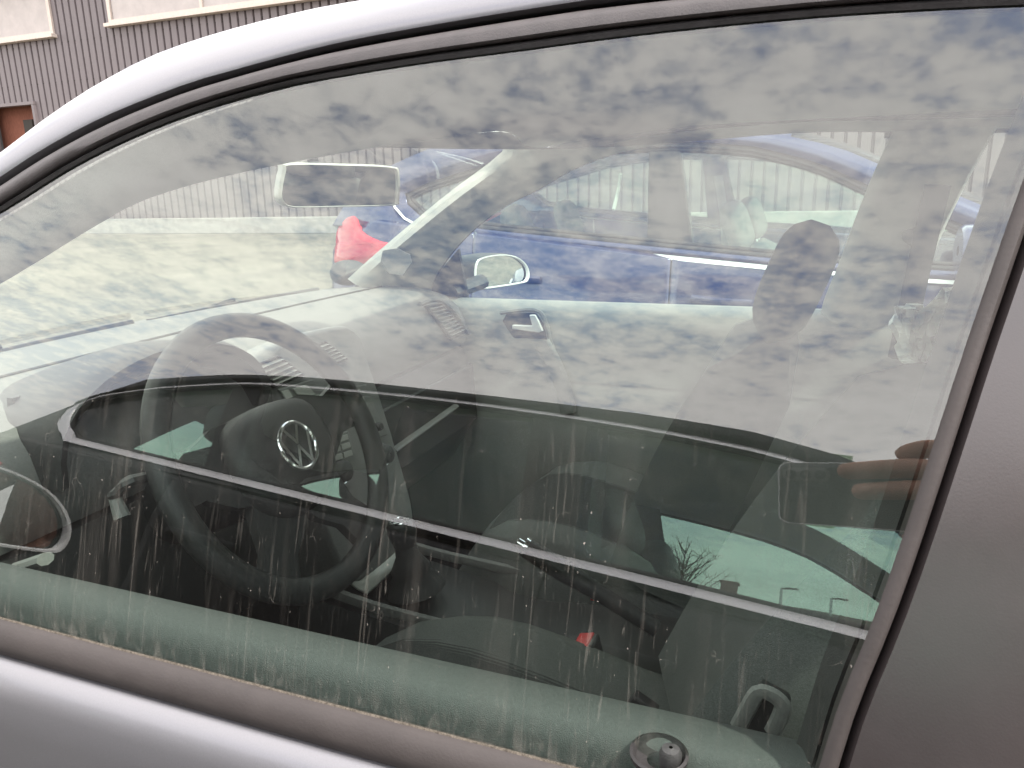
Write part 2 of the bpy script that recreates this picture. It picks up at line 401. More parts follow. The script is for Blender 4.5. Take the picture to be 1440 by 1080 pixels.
def seat(root, x, yc, dirx, w, zc, m_side, m_mid, rake=18, name='seat', back_h=0.60, depth=0.50, head=True, headz=0.0):
    """cushion front edge sits at x; dirx = direction the occupant looks"""
    S = lambda a, y, z: V((x-dirx*a, yc+y, z))
    rows = []
    for i in range(13):
        t = i/12; a = t*depth
        ztop = zc + 0.035*math.sin(math.pi*min(1, t*1.25))-0.035*t
        if t < 0.3: ztop -= 0.11*(1-t/0.3)**2
        pn = 1-0.30*(1-t/0.4)**2 if t < 0.4 else 1.0
        row = []
        for k in range(17):
            u = k/16*2-1; y = u*w/2*pn; e = abs(u)
            z = ztop + 0.024*max(0, (e-0.45)/0.4)**1.0*(1 if e < 0.85 else max(0, (1-e)/0.15))*min(1, t*2) - (0.09*((e-0.80)/0.20)**2 if e > 0.80 else 0) - 0.05*e*e*max(0, 1-t/.4)
            row.append(S(a, y, z))
        rows.append(row)
    m = MB(); m.grid(rows)
    lo = [[S(-0.005+t*depth/12*1.0, (k/16*2-1)*w*0.47*(1-0.30*(1-t/4.8)**2 if t < 4.8 else 1.0), zc-0.16) for k in range(17)] for t in range(13)]
    m.grid([rows[0], lo[0]]); m.grid([rows[-1], lo[-1]]); m.grid([[r[0] for r in rows], [r[0] for r in lo]]); m.grid([[r[-1] for r in rows], [r[-1] for r in lo]]); m.grid(lo)
    o = m.build(name, m_side, root, ang=60)
    # ribbed centre panel as raised welts
    mm = MB()
    for k in range(44):
        y = lerp(-0.27, 0.27, k/43)*w
        path = []
        for i in range(2, 13):
            t = i/12; z = zc+0.035*math.sin(math.pi*min(1, t*1.25))-0.035*t+0.0005-(0.11*(1-t/0.3)**2 if t < 0.3 else 0)-0.05*(y*2/w)**2*max(0, 1-t/.4); path.append(S(t*depth, y*(1-0.30*(1-t/0.4)**2 if t < 0.4 else 1.0), z))
        mm.tube(path, 0.0034, 4, True)
    q = mm.build('ribbed_panel', m_mid, o)
    # backrest
    rk = R(rake); bx = depth-0.05
    def B(h, y, d): return S(bx+math.sin(rk)*h-math.cos(rk)*d, y, zc-0.03+math.cos(rk)*h+math.sin(rk)*d)
    fr = []; bk = []
    for i in range(15):
        t = i/14; h = t*back_h; hw_ = w/2*(1-0.10*t-0.45*max(0, (t-0.86)/0.14)**2.4)
        f = []; b = []
        for k in range(17):
            u = k/16*2-1; e = abs(u)
            d = 0.055+0.05*max(0, (e-0.4)/0.5)*(1-t*0.75) - (0.08*((e-0.86)/0.14)**2 if e > 0.86 else 0) + 0.02*math.sin(math.pi*t)
            if t > 0.86: d *= 1-0.7*((t-0.86)/0.14)
            f.append(B(h, u*hw_, d)); b.append(B(h, u*hw_*0.97, -0.055*(1-0.6*max(0, (t-0.86)/0.14))))
        fr.append(f); bk.append(b)
    m = MB(); m.grid(fr); m.grid(bk); m.grid([fr[-1], bk[-1]]); m.grid([fr[0], bk[0]])
    m.grid([[r[0] for r in fr], [r[0] for r in bk]]); m.grid([[r[-1] for r in fr], [r[-1] for r in bk]])
    bo = m.build('backrest', m_side, root, ang=60)
    if head:
        hr = MB(); rows = []
        n = 20
        for i in range(13):
            t = i/12; h = back_h+0.035+headz+t*0.20; hwid = 0.142*(1-0.25*t)*math.sqrt(max(0.0, 1-max(0, (t-0.55)/0.45)**2.6))+0.004; dep = 0.052*math.sqrt(max(0.0, 1-(t*2-1)**4*0.9))
            if t < 0.12: hwid *= 0.86+0.14*t/0.12
            rows.append([B(h, hwid*math.copysign(abs(math.cos(2*math.pi*k/n))**0.8, math.cos(2*math.pi*k/n)), 0.012+dep*math.sin(2*math.pi*k/n)) for k in range(n)])
        hr.grid(rows, False, True); hr.poly(rows[0]); hr.poly(rows[-1])
        ho = hr.build('headrest', m_side, root, ang=60)
        p = MB()
        for sy in (-0.06, 0.06): p.tube([B(back_h-0.03, sy, 0.0), B(back_h+0.06+headz, sy, 0.0)], 0.006, 8)
        p.build('headrest_post', chrome, ho)
    return o, bo, B

def greenhouse(c, outer, dlo, yside, k, zb, paint, glass_m, pillars, roof_crown, screen_bow, chrome_mode, glass_screen=None, seals=True):
    """outer / dlo: dict A, R, C, B of (x, z) lists. yside: |y - yc| at zb, leaning in by k per metre"""
    root = c.root
    def S(p, side, off=0.0): return V((p.x, c.yc+side*(yside-k*(p.z-zb)+off), p.z))
    def loop(d): return resample(smooth_path(P3(d['A']), 4), 14)[:-1]+resample(smooth_path(P3(d['R']), 4), 20)[:-1]+resample(P3(d['C']) if d.get('hardC') else smooth_path(P3(d['C']), 4), 14)[:-1]+resample(smooth_path(P3(d['B']), 4), 26)[:-1]
    o2, d2 = loop(outer), loop(dlo); wc_ = 0.022 if chrome_mode == 'loop' else 0.018
    d3 = inset(d2, wc_); d4 = inset(d2, wc_+0.012)
    for side in (-1, 1):
        m = MB(); m.grid([[S(p, side) for p in o2], [S(p, side) for p in d2]], False, True)
        fo = m.build('window_frame', paint, root, solid=0.03, ang=50)
        sm = MB(); full = chrome_mode == 'loop'; dm = inset(d2, wc_*.5)
        oz = [((a-b_).normalized().z if (a-b_).length > 1e-6 else 0.0) for a, b_ in zip(d2, d3)]   # the strip leans back towards its upper edge
        if full: sm.grid([[S(p, side, 0.001) for p in d2], [S(p, side, max(.002, 0.009-0.011*z_)) for p, z_ in zip(d2, oz)], [S(p, side, 0.012) for p in dm], [S(p, side, max(.002, 0.009+0.011*z_)) for p, z_ in zip(d3, oz)], [S(p, side, 0.0) for p in d3]], False, True)
        else: sm.grid([[S(p, side, 0.001) for p in d2], [S(p, side, 0.006) for p in dm], [S(p, side, 0.004) for p in d3]], False, True)
        sm.build('window_surround' if full else 'window_seal', satin_trim if full else rubber, fo, solid=0.004, ang=70)
        ru = MB(); ru.grid([[S(p, side, 0.0) for p in d3], [S(p, side, -0.002) for p in d4]], False, True)
        ru.build('window_rubber', rubber, fo, solid=0.006)
        g = MB(); g.poly([S(p, side, -0.006) for p in d4])
        go = g.build('side_window', glass_m, root, smooth=False)
        for pl in pillars:
            x0, x1, x0t, x1t = pl
            zmin = lambda x: min(p.z for p in d2 if abs(p.x-x) < 0.09)+0.012
            zmax = lambda x: max(p.z for p in d2 if abs(p.x-x) < 0.09)-0.012
            pm = MB(); pts = [V((x0, 0, zmin(x0))), V((x1, 0, zmin(x1))), V((x1t, 0, zmax(x1t))), V((x0t, 0, zmax(x0t)))]
            pm.prism([S(p, side, 0.001) for p in pts], V((0, -side*0.05, 0)))
            pm.build('door_pillar', rubber, root, smooth=False, bevel=0.004)
        if chrome_mode == 'belt':
            cp = P3(chrome_mode_pts); rows = [[S(p, side, 0.002) for p in cp]]
            nrm = [V((0, 0, 1))]*len(cp); w2 = []
            for i, p in enumerate(cp):
                a = cp[max(0, i-1)]; b = cp[min(len(cp)-1, i+1)]; t = (b-a).normalized(); q = V((-t.z, 0, t.x)); q = q if q.z < 0 else -q
                w2.append(p+q*0.038)
            mid = [(a+b)/2 for a, b in zip(cp, w2)]
            MB().grid([[S(p, side, 0.003) for p in cp], [S(p, side, 0.012) for p in mid], [S(p, side, 0.019) for p in w2], [S(p, side, 0.006) for p in w2]]).build('chrome_strip', silver_plastic, fo, ang=50)
    def span(seg, crown, bow, name, m, n=10, thick=0.004):
        rows = []
        L_ = resample(smooth_path(P3(seg), 4), 14)
        for p in L_:
            a, b = S(p, -1), S(p, 1); rows.append([a.lerp(b, t/n)+V((bow*(1-(2*t/n-1)**2), 0, crown*(1-abs(2*t/n-1)**2.2))) for t in range(n+1)])
        return MB().grid(rows).build(name, m, root, ang=60, solid=thick)
    span(outer['R'], roof_crown, 0, 'roof', paint, thick=0.02)
    # windscreen and rear window between the pillars, bowed outwards
    def screen(seg, sg, name):
        L_ = resample(smooth_path(P3(seg), 4), 12); rows = []; n = 12; last = len(L_)-1
        for i, p in enumerate(L_):
            a, b = S(p, -1), S(p, 1); top = i if sg > 0 else last-i
            f = top/last   # 0 at the base, 1 at the roof
            rows.append([a.lerp(b, t/n)+V((sg*c.dirx*lerp(screen_bow, 0.0, f)*(1-(2*t/n-1)**2), 0, roof_crown*f*(1-abs(2*t/n-1)**2.2))) for t in range(n+1)])
        if sg < 0 and chrome_mode == 'loop':     # tailgate: painted surround with a smaller window
            fr_ = MB()
            for i in range(len(rows)-1):
                for j in range(n):
                    if i < 2 or i > len(rows)-5 or j < 4 or j > n-5: fr_.add([rows[i][j], rows[i][j+1], rows[i+1][j+1], rows[i+1][j]], [(0, 1, 2, 3)])
            fr_.build('tailgate', paint, root, ang=80, solid=.03)
            rows = [r_[4:n-3] for r_ in rows[2:len(rows)-3]]
        return MB().grid(rows).build(name, glass_screen or glass_m, root, ang=80, flip=False)
    screen(outer['A'], 1, 'windscreen'); screen(outer['C'], -1, 'rear_window')
    return S

def lamp(c, l0, l1, f0, f1, side, name, m):
    rows = []
    for i in range(7):
        l = lerp(l0, l1, i/6); rows.append([c.pt(l, lerp(f0, f1, j/5), side, 0.006+0.008*math.sin(math.pi*j/5)) for j in range(6)])
    return MB().grid(rows).build(name, m, c.root, solid=0.01)

# ------------------------------------------------------------------ ground and far surroundings
g_m = bpy.data.materials.new('pale_gravel'); g_m.use_nodes = True
t = g_m.node_tree; b = t.nodes['Principled BSDF']; b.inputs['Roughness'].default_value = 0.95; b.inputs['Specular IOR Level'].default_value = 0.2
tcn = t.nodes.new('ShaderNodeTexCoord')
def gn(scale, detail=5, rough=0.6):
    n = t.nodes.new('ShaderNodeTexNoise'); n.inputs['Scale'].default_value = scale; n.inputs['Detail'].default_value = detail; n.inputs['Roughness'].default_value = rough
    t.links.new(tcn.outputs['Object'], n.inputs['Vector']); return n
na, nb_ = gn(0.7, 6), gn(11, 8, 0.85)
cr = t.nodes.new('ShaderNodeValToRGB'); t.links.new(na.outputs['Fac'], cr.inputs[0])
cr.color_ramp.elements[0].position = 0.35; cr.color_ramp.elements[0].color = (0.17, 0.163, 0.14, 1); cr.color_ramp.elements[1].position = 0.65; cr.color_ramp.elements[1].color = (0.275, 0.26, 0.22, 1)
c2 = t.nodes.new('ShaderNodeValToRGB'); t.links.new(nb_.outputs['Fac'], c2.inputs[0])
c2.color_ramp.elements[0].position = 0.36; c2.color_ramp.elements[0].color = (0.30, 0.29, 0.27, 1); c2.color_ramp.elements[1].position = 0.66; c2.color_ramp.elements[1].color = (1.15, 1.13, 1.08, 1)
mx = t.nodes.new('ShaderNodeMix'); mx.data_type = 'RGBA'; mx.blend_type = 'MULTIPLY'; mx.inputs['Factor'].default_value = 1
t.links.new(cr.outputs[0], mx.inputs[6]); t.links.new(c2.outputs[0], mx.inputs[7]); t.links.new(mx.outputs[2], b.inputs['Base Color'])
bp = t.nodes.new('ShaderNodeBump'); bp.inputs['Distance'].default_value = 0.02; bp.inputs['Strength'].default_value = 0.8; t.links.new(nb_.outputs['Fac'], bp.inputs['Height']); t.links.new(bp.outputs[0], b.inputs['Normal'])
m = MB(); m.grid([[V((x, y, 0)) for x in (-900, -60, -20, 0, 20, 60, 900)] for y in (-900, -60, -20, 0, 20, 60, 900)])
tag(m.build('ground', g_m, smooth=False), kind='structure')

clad = mat('grey_steel_cladding', (0.145, 0.122, 0.124), 0.5, 0.0, 0.4, 3.0, 0.10, stretch=(1, 1, 0.25))
cream = mat('cream_window_frame', (0.54, 0.46, 0.40), 0.5, 0, 0.4, 12, 0.08)
pane_glare = mat('pane_reflection_tone', (0.42, 0.38, 0.36), 0.8, 0, 0.3, 2.2, 0.10)  # opaque panes: the glass's bright reflection is put into this pale colour
plinth_m = mat('concrete_plinth', (0.34, 0.33, 0.31), 0.9, 0, 0.2, 5, 0.2)
brownwood = mat('red_brown_boards', (0.19, 0.075, 0.05), 0.8, 0, 0.2, 6, 0.3, stretch=(8, 1, 1))
tan = mat('tan_boards', (0.52, 0.36, 0.22), 0.8, 0, 0.2, 6, 0.2)
dark_m = mat('dark_inside', (0.04, 0.035, 0.03), 0.9)
wh = thing('warehouse', (-10, 20, 0), 'long warehouse clad in grey ribbed steel with cream framed windows high up', 'building')
WY = 20.0; PW = 1.16
wall = MB()
for (x0, x1, z0, z1) in ((-60, -27.82, 0.5, 8.2), (-27.82, -25.5, 4.38, 8.2), (-27.82, -25.5, 0.5, 2.2), (-25.5, 45, 0.5, 8.2)):
    wall.box(((x0+x1)/2, WY+0.165, (z0+z1)/2), x1-x0, 0.14, z1-z0)
wall.build('wall', clad, wh, smooth=False)
rf = MB(); rf.box((-7.5, WY+7, 8.28), 106, 15, 0.16); rf.build('roof', plinth_m, wh, smooth=False)
bw = MB(); bw.box((-7.5, WY+14, 4.1), 105, 0.2, 8.1); bw.build('rear_wall', clad, wh, smooth=False)
fx = MB()
for i_ in range(120):
    for z_ in (0.9, 3.0, 5.0, 6.2): fx.box((-32+PW/4*i_+.15, WY-0.006, z_), 0.03, 0.014, 0.03)
tag(fx.build('screw_heads', dark_m, wh, smooth=False), kind='stuff')
MB().box((-7.5, WY+0.06, 0.25), 105, 0.22, 0.5).build('plinth', plinth_m, wh, smooth=False, bevel=0.02)
def panel_mesh(z0, z1):
    m = MB(); n = 4; p = PW/n; prof = []
    for k in range(n):
        prof += [(k*p+0.004, 0.085), (k*p+0.030, 0.085), (k*p+0.05, 0.0), (k*p+p-0.030, 0.0), (k*p+p-0.008, 0.085)]
    prof[-1] = (PW-0.006, 0.085)
    m.grid([[V((x, d, z0)) for x, d in prof], [V((x, d, z1)) for x, d in prof]])
    return m
protos = {}
for k in range(-28, 60):
    x = -25.5+PW*k
    zs = [('u', 4.38, 8.2), ('l', 0.5, 2.2)] if k in (-1, -2) else [('f', 0.5, 8.2)]
    for key, z0, z1 in zs:
        if key not in protos:
            o = panel_mesh(z0, z1).build('cladding_panel', clad, None, smooth=False, loc=(0, 0, 0)); protos[key] = o
        else:
            o = protos[key].copy(); col.objects.link(o)
        o.parent = wh; o.location = V((x, WY, 0))-V((-10, 20, 0))
def wh_window(x0, x1, z0, z1, mull):
    f = MB(); w = 0.13
    f.box(((x0+x1)/2, WY-0.01, z1-w/2), x1-x0, 0.12, w)
    for x in (x0+w/2, x1-w/2): f.box((x, WY-0.01, (z0+z1)/2), w, 0.12, z1-z0-2*w-0.004)
    f.box(((x0+x1)/2, WY-0.01, z0+w/2), x1-x0, 0.12, w)
    o = f.build('window', cream, wh, smooth=False)
    MB().box(((x0+x1)/2, WY-0.09, z0-0.03), x1-x0+0.16, 0.26, 0.11).build('window_sill', cream, o, smooth=False, bevel=0.01)
    xs = [x0+w]+mull+[x1-w]
    for a, b in zip(xs, xs[1:]):
        MB().box(((a+b)/2, WY+0.01, (z0+z1)/2), b-a-0.05, 0.03, z1-z0-2*w-0.01).build('pane', pane_glare, o, smooth=False)
    for x in mull: MB().box((x, WY-0.015, (z0+z1)/2), 0.11, 0.11, z1-z0-2*w-0.004).build('mullion', cream, o, smooth=False)
wh_window(-29.6, -23.98, 6.44, 7.95, [-26.9])
wh_window(-21.5, -9.9, 6.52, 7.95, [-17.75, -13.9])
wh_window(-7.2, 4.2, 6.52, 7.95, [-3.4, 0.4])
op = MB(); op.box((-26.66, WY-0.03, 4.42), 2.5, 0.16, 0.10); op.box((-25.47, WY-0.03, 3.28), 0.10, 0.16, 2.16); op.box((-27.85, WY-0.03, 3.28), 0.10, 0.16, 2.16)
oo = op.build('hatch_opening', clad, wh, smooth=False)
MB().box((-26.66, WY+.55, 3.3), 2.9, 0.05, 2.6).build('inner_boards', brownwood, oo, smooth=False)
MB().box((-25.85, WY+0.45, 2.9), 0.5, 0.05, 1.6).build('inner_door', tan, oo, smooth=False)
MB().box((-26.45, WY+0.42, 3.0), 0.45, 0.10, 1.9).build('inner_post', dark_m, oo, smooth=False)

# ------------------------------------------------------------------ the silver car
YC = 1.09
RC, CY, CZ = 1.8, 2.0719, 0.5108               # side glass is part of a cylinder along the car
def cyl(x, z, off=0.0, side=-1):
    y = CY-math.sqrt(max(0.01, (RC+off)**2-(z-CZ)**2))
    return V((x, y if side < 0 else 2*YC-y, z))
def hitcyl(u, v, off=0.0):
    d = ray(u, v); oy, oz = CAM.y-CY, CAM.z-CZ; a = d.y**2+d.z**2; b_ = oy*d.y+oz*d.z; c_ = oy*oy+oz*oz-(RC+off)**2
    return CAM+d*((-b_-math.sqrt(b_*b_-a*c_))/a)
polo = thing('silver_car', (-0.47, YC, 0), 'silver hatchback up close, its dusty closed side window mirroring clouds and the black car', 'car', None)
prof_p = [(0, .958), (.18, .988), (.38, 1.0), (.59, .996), (.79, .976), (.90, .9635), (.945, .9575), (.972, .952), (.987, .944), (.994, .936), (1.0, .925)]
pc = Car(polo, -2.42, -1, 3.9, YC, .825, [(0, .62), (.2, .74), (.6, .86), (1.1, .95), (1.4, .953), (3.3, .957), (3.75, .95), (3.9, .90)], prof_p, (.82, 3.28), .295, .22, silver)
pc.sides([(1.42, 2.62)]); pc.bonnet(.02, 1.05, .05); pc.ends(); pc.floor(); pc.wheels()
for side in (-1, 1): lamp(pc, .02, .42, .62, .92, side, 'headlight', lamp_m); lamp(pc, 3.62, 3.89, .62, .98, side, 'tail_light', tail_m)
low = P3([(-1.22, .955), (-1.08, 1.022), (-.97, 1.085), (-.86, 1.165), (-.745, 1.235), (-.628, 1.290), (-.586, 1.311), (-.526, 1.335), (-.454, 1.355), (-.41, 1.363), (-.367, 1.370), (-.321, 1.376), (-.255, 1.381), (-.18, 1.385), (-.112, 1.3865), (.1, 1.384), (.3, 1.375), (.55, 1.352), (.72, 1.31), (.83, 1.2), (.89, 1.06), (.905, .962)])
top = P3([(-1.32, .965), (-1.12, 1.055), (-.985, 1.117), (-.874, 1.196), (-.757, 1.268), (-.642, 1.320), (-.603, 1.345), (-.556, 1.370), (-.510, 1.387), (-.443, 1.400), (-.362, 1.409), (-.308, 1.411), (-.25, 1.414), (-.18, 1.417), (-.112, 1.418), (.1, 1.418), (.3, 1.412), (.6, 1.397), (.9, 1.362), (1.13, 1.25), (1.27, 1.10), (1.36, .963)])
gedge = P3([(-.985, .962), (-.975, .972), (-.949, 1.042), (-.845, 1.146), (-.727, 1.223), (-.62, 1.268), (-.551, 1.301), (-.485, 1.325), (-.422, 1.341), (-.362, 1.351), (-.315, 1.355), (-.25, 1.359), (-.19, 1.361), (-.109, 1.364), (-.02, 1.3645), (.05, 1.362), (.112, 1.358)])
rearc = P3([(.112, 1.358), (.087, 1.282), (.071, 1.225), (.061, 1.187), (.037, 1.09), (.020, 1.032), (.006, .962)])
ng = 60
glr = resample(smooth_path(gedge, 4), ng)
lowf = resample(smooth_path(low, 4), 160)
lowfront = [p for p in lowf if p.x <= .125]
# silver rail matched index by index, rounded section from the gap up to the roof edge
ta, la = resample(smooth_path(top, 4), 120), resample(smooth_path(low, 4), 120)
def rows_between(A, B, ts, offs, side):
    return [[cyl(lerp(a.x, b.x, t), lerp(a.z, b.z, t), o, side) for a, b in zip(A, B)] for t, o in zip(ts, offs)]
for side in (-1, 1):
    MB().grid(rows_between(la, ta, (0, .025, .06, .15, .40, .65, .85, 1.0), (-.006, .003, .0075, .009, .0085, .004, -.003, -.012), side)).build('roof_rail', silver, polo, ang=50, solid=.003)
    # door frame: gap, grey band, rubber
    lf = resample(lowfront, ng)
    def glass_pt(p):   # nearest order along the edge by arc share
        return p
    lo_ = resample([p for p in lowf if -1.10 <= p.x <= .125], ng)
    f0 = MB().grid(rows_between(lo_, glr, (-.05, .0, .14, .2), (-.010, -.009, -.009, -.004), side)).build('door_frame', rubber, polo, ang=50)
    MB().grid(rows_between(lo_, glr, (.17, .19, .25, .42, .66, .72, .73), (-.006, .004, .0075, .0085, .0065, .004, -.006), side)).build('window_trim', trim, f0, ang=60)
    MB().grid(rows_between(lo_, glr, (.73, .75, .85, .97, 1.02), (-.006, .000, .003, .001, -.007), side)).build('window_seal', rubber, f0, ang=60)
    # B pillar and the strip along the rear edge of the pane
    pr = [V((lerp(p.x, p.x, 0), 0, p.z)) for p in resample(smooth_path(rearc, 3), 24)]
    def shift(P, d): return [V((p.x+d, 0, p.z)) for p in P]
    MB().grid(rows_between(shift(pr, .001), shift(pr, .0095), (0, .06, .35, .7, .95, 1.0), (-.008, .002, .0042, .0042, .002, -.006), side)).build('pillar_seal', strip_m, f0, ang=50)
    MB().grid(rows_between(shift(pr, .0105), [V((p.x+.14+.02*(p.z-.97), 0, p.z)) for p in pr], (0, .02, .2, .5, .8, .98, 1.0), (-.006, .004, .0065, .0075, .0065, .004, -.004), side)).build('pillar_trim', pillar_m, polo, ang=50)
    capx = [.095+.21*k/10 for k in range(11)]
    MB().grid([[cyl(x, z, o, side) for x, z in zip(capx, [lerp(interp([(q.x, q.z) for q in lowf], x)+.002, 1.352, f) for x in capx])] for f, o in ((0, -.003), (.1, .002), (.95, .002), (1.1, -.002))]).build('pillar_cap', trim, polo, ang=50)
    # rear quarter window
    q0 = shift(pr, .15); q1 = P3([(.66, 1.318), (.74, 1.25), (.80, 1.15), (.835, 1.05), (.845, .962)]); q1 = resample(smooth_path(q1, 3), 24)
    qo = resample([p for p in lowf if p.x >= .27], 60)
    qt = resample([V((.26+.0*0, 0, 1.355))]+P3([(.45, 1.345), (.58, 1.332)])+q1, 60)
    MB().grid(rows_between(qo, qt, (0, .1, .9, 1.0), (-.004, .003, .003, -.004), side)).build('quarter_frame', trim, polo, ang=50)
    qrows = [[cyl(lerp(a.x, b.x, t/8), lerp(a.z, b.z, t/8), -.004, side) for a, b in zip([V((lerp(.155, .26, k/23), 0, lerp(.958, 1.357, k/23))) for k in range(24)][::-1], q1)] for t in range(9)]
    MB().grid(qrows).build('quarter_window', pane_tint, polo)
    # the belt strip under the pane
    def belt_row(x0, x1, prof, n=40):
        return [[V((lerp(x0, x1, i/n), (cyl(0, z, o).y if side < 0 else 2*YC-cyl(0, z, o).y), z)) for i in range(n+1)] for z, o in prof]
    MB().grid(belt_row(-1.0, .012, [(.9755, -.003), (.9765, .0012), (.975, .0045), (.970, .0075), (.964, .0085), (.957, .0075), (.9535, .004), (.949, .002)])).build('belt_strip', strip_m, polo, ang=60)
    MB().grid(belt_row(-1.0, .012, [(.9768, -.0005), (.9772, .0005), (.9766, .0012), (.9760, .0015)])).build('belt_lip', moss, polo, ang=60)
    MB().grid(belt_row(.012, .92, [(.985, -.006), (.975, .004), (.962, .005), (.945, -.002)])).build('belt_panel', silver if False else trim, polo, ang=60)
    # panes
    rows = []
    gb = resample(P3([(-.985, .955), (.004, .955)]), 40)
    gt = []
    for p in gb:
        f = (p.x+.985)/.989
        xt = lerp(-.985, .116, f)
        zt = interp([(q.x, q.z) for q in gedge], xt)+.006
        gt.append(V((xt, 0, zt)))
    for i in range(13):
        rows.append([cyl(lerp(a.x, b.x, i/12), lerp(a.z, b.z, i/12), 0, side) for a, b in zip(gb, gt)])
    if side < 0:
        mm = MB().grid(rows); mm.grid([[cyl(p.x, p.z, -.0035) for p in r] for r in [[V((q.x, 0, q.z)) for q in rr] for rr in rows]][::-1])
        pane = MB().grid(rows).build('driver_window', window_main, polo, ang=180)
    else:
        MB().grid(rows).build('passenger_window', pane_tint, polo, ang=180)
    # sail panel in front of the glass with the mirror foot
    MB().prism([cyl(-.99, .955, .003, side), cyl(-.86, .965, .003, side), cyl(-.862, 1.125, .003, side), cyl(-.95, 1.045, .003, side)], V((0, .012*side*-1, 0))).build('mirror_base', dark_plastic, polo, smooth=False)

# roof, windscreen, rear window, scuttle
def YS(p, side, off=0.0): return cyl(p.x, p.z, off, side)
ti = [i for i, p in enumerate(ta)]
def crossloft(P, name, m, crown, bow, n=16, solid=0.0, ang=70):
    rows = []
    for p in P:
        f = max(0, min(1, (p.z-.97)/.44)); a, b_ = YS(p, -1, -.012), YS(p, 1, -.012)
        rows.append([a.lerp(b_, t/n)+V((bow(f)*(1-(2*t/n-1)**2), 0, crown(f)*(1-abs(2*t/n-1)**2.2))) for t in range(n+1)])
    return MB().grid(rows).build(name, m, polo, ang=ang, solid=solid)
iA = max(i for i in ti if ta[i].x < -.55); iC = min(i for i in ti if ta[i].x > .88)
crossloft(ta[iA:iC+1], 'roof', silver, lambda f: .05, lambda f: 0.0, solid=.003)
crossloft(ta[:iA+1], 'windscreen', pane_clear, lambda f: .05*f, lambda f: -.14*(1-f)-.02)
crossloft(ta[iC:], 'rear_window', pane_tint, lambda f: .05*f, lambda f: .07*(1-f))
rows = []
for x, z in ((-1.46, .945), (-1.38, .965), (-1.26, .985), (-1.18, .99)):
    rows.append([V((x-.14*(1-(2*t/10-1)**2), lerp(.36, 1.82, t/10), z)) for t in range(11)])
MB().grid(rows).build('scuttle', dark_plastic, polo)
for y0, y1 in ((.62, 1.18), (1.22, 1.72)):
    wp = MB(); pth = [V((-1.33+.10*(abs(lerp(y0, y1, k/8)-YC)/.7)**2, lerp(y0, y1, k/8), 1.015+.006*k/8)) for k in range(9)]
    wp.tube(pth, .008, 6); wp.tube([pth[0]+V((-.05, 0, -.03)), pth[4]+V((-.012, 0, .01))], .007, 6)
    wp.build('wiper', rubber, polo)

# driver and passenger door mirrors
for side in (-1, 1):
    yy = lambda y: y if side < 0 else 2*YC-y
    def ring(x, sc, dz=0.0):
        pts = [(.285, 1.032), (.283, 1.085), (.262, 1.104), (.20, 1.108), (.15, 1.098), (.117, 1.075), (.104, 1.05), (.107, 1.028), (.125, 1.020), (.20, 1.018), (.26, 1.019)]
        c_ = V((0, .195, 1.063)); out_ = []
        for p in smooth_path([V((0, y, z)) for y, z in pts], 3, True):
            q = c_+(p-c_)*sc; out_.append(V((x+(.15 if side < 0 else .50)*(.195-q.y), yy(q.y), q.z+dz)) + (V((0, 0, 0)) if side < 0 else V((-.035, 0, -.012))))
        return out_
    m = MB(); m.grid([ring(-.792, .94), ring(-.786, 1.0), ring(-.80, 1.07), ring(-.84, 1.08), ring(-.89, .92), ring(-.925, .55), ring(-.935, .1)], False, True)
    mo = m.build('door_mirror', dark_plastic, polo, ang=50)
    MB().grid([ring(-.790, .905), ring(-.785, .93), ring(-.785, .985), ring(-.792, 1.01)], False, True).build('mirror_rim', silver_plastic, mo, ang=60)
    g = MB(); rg = ring(-.795, .93); ctr = sum(rg, V((0, 0, 0)))/len(rg); g.v = rg+[ctr]; g.f = [(i, (i+1) % len(rg), len(rg)) for i in range(len(rg))]
    g.build('mirror_glass', mirror_m, mo)
    MB().tube([V((-.85, yy(.27), 1.03)), V((-.90, yy(.36), 1.01))], .028, 10, ry=.02).build('mirror_arm', dark_plastic, mo)

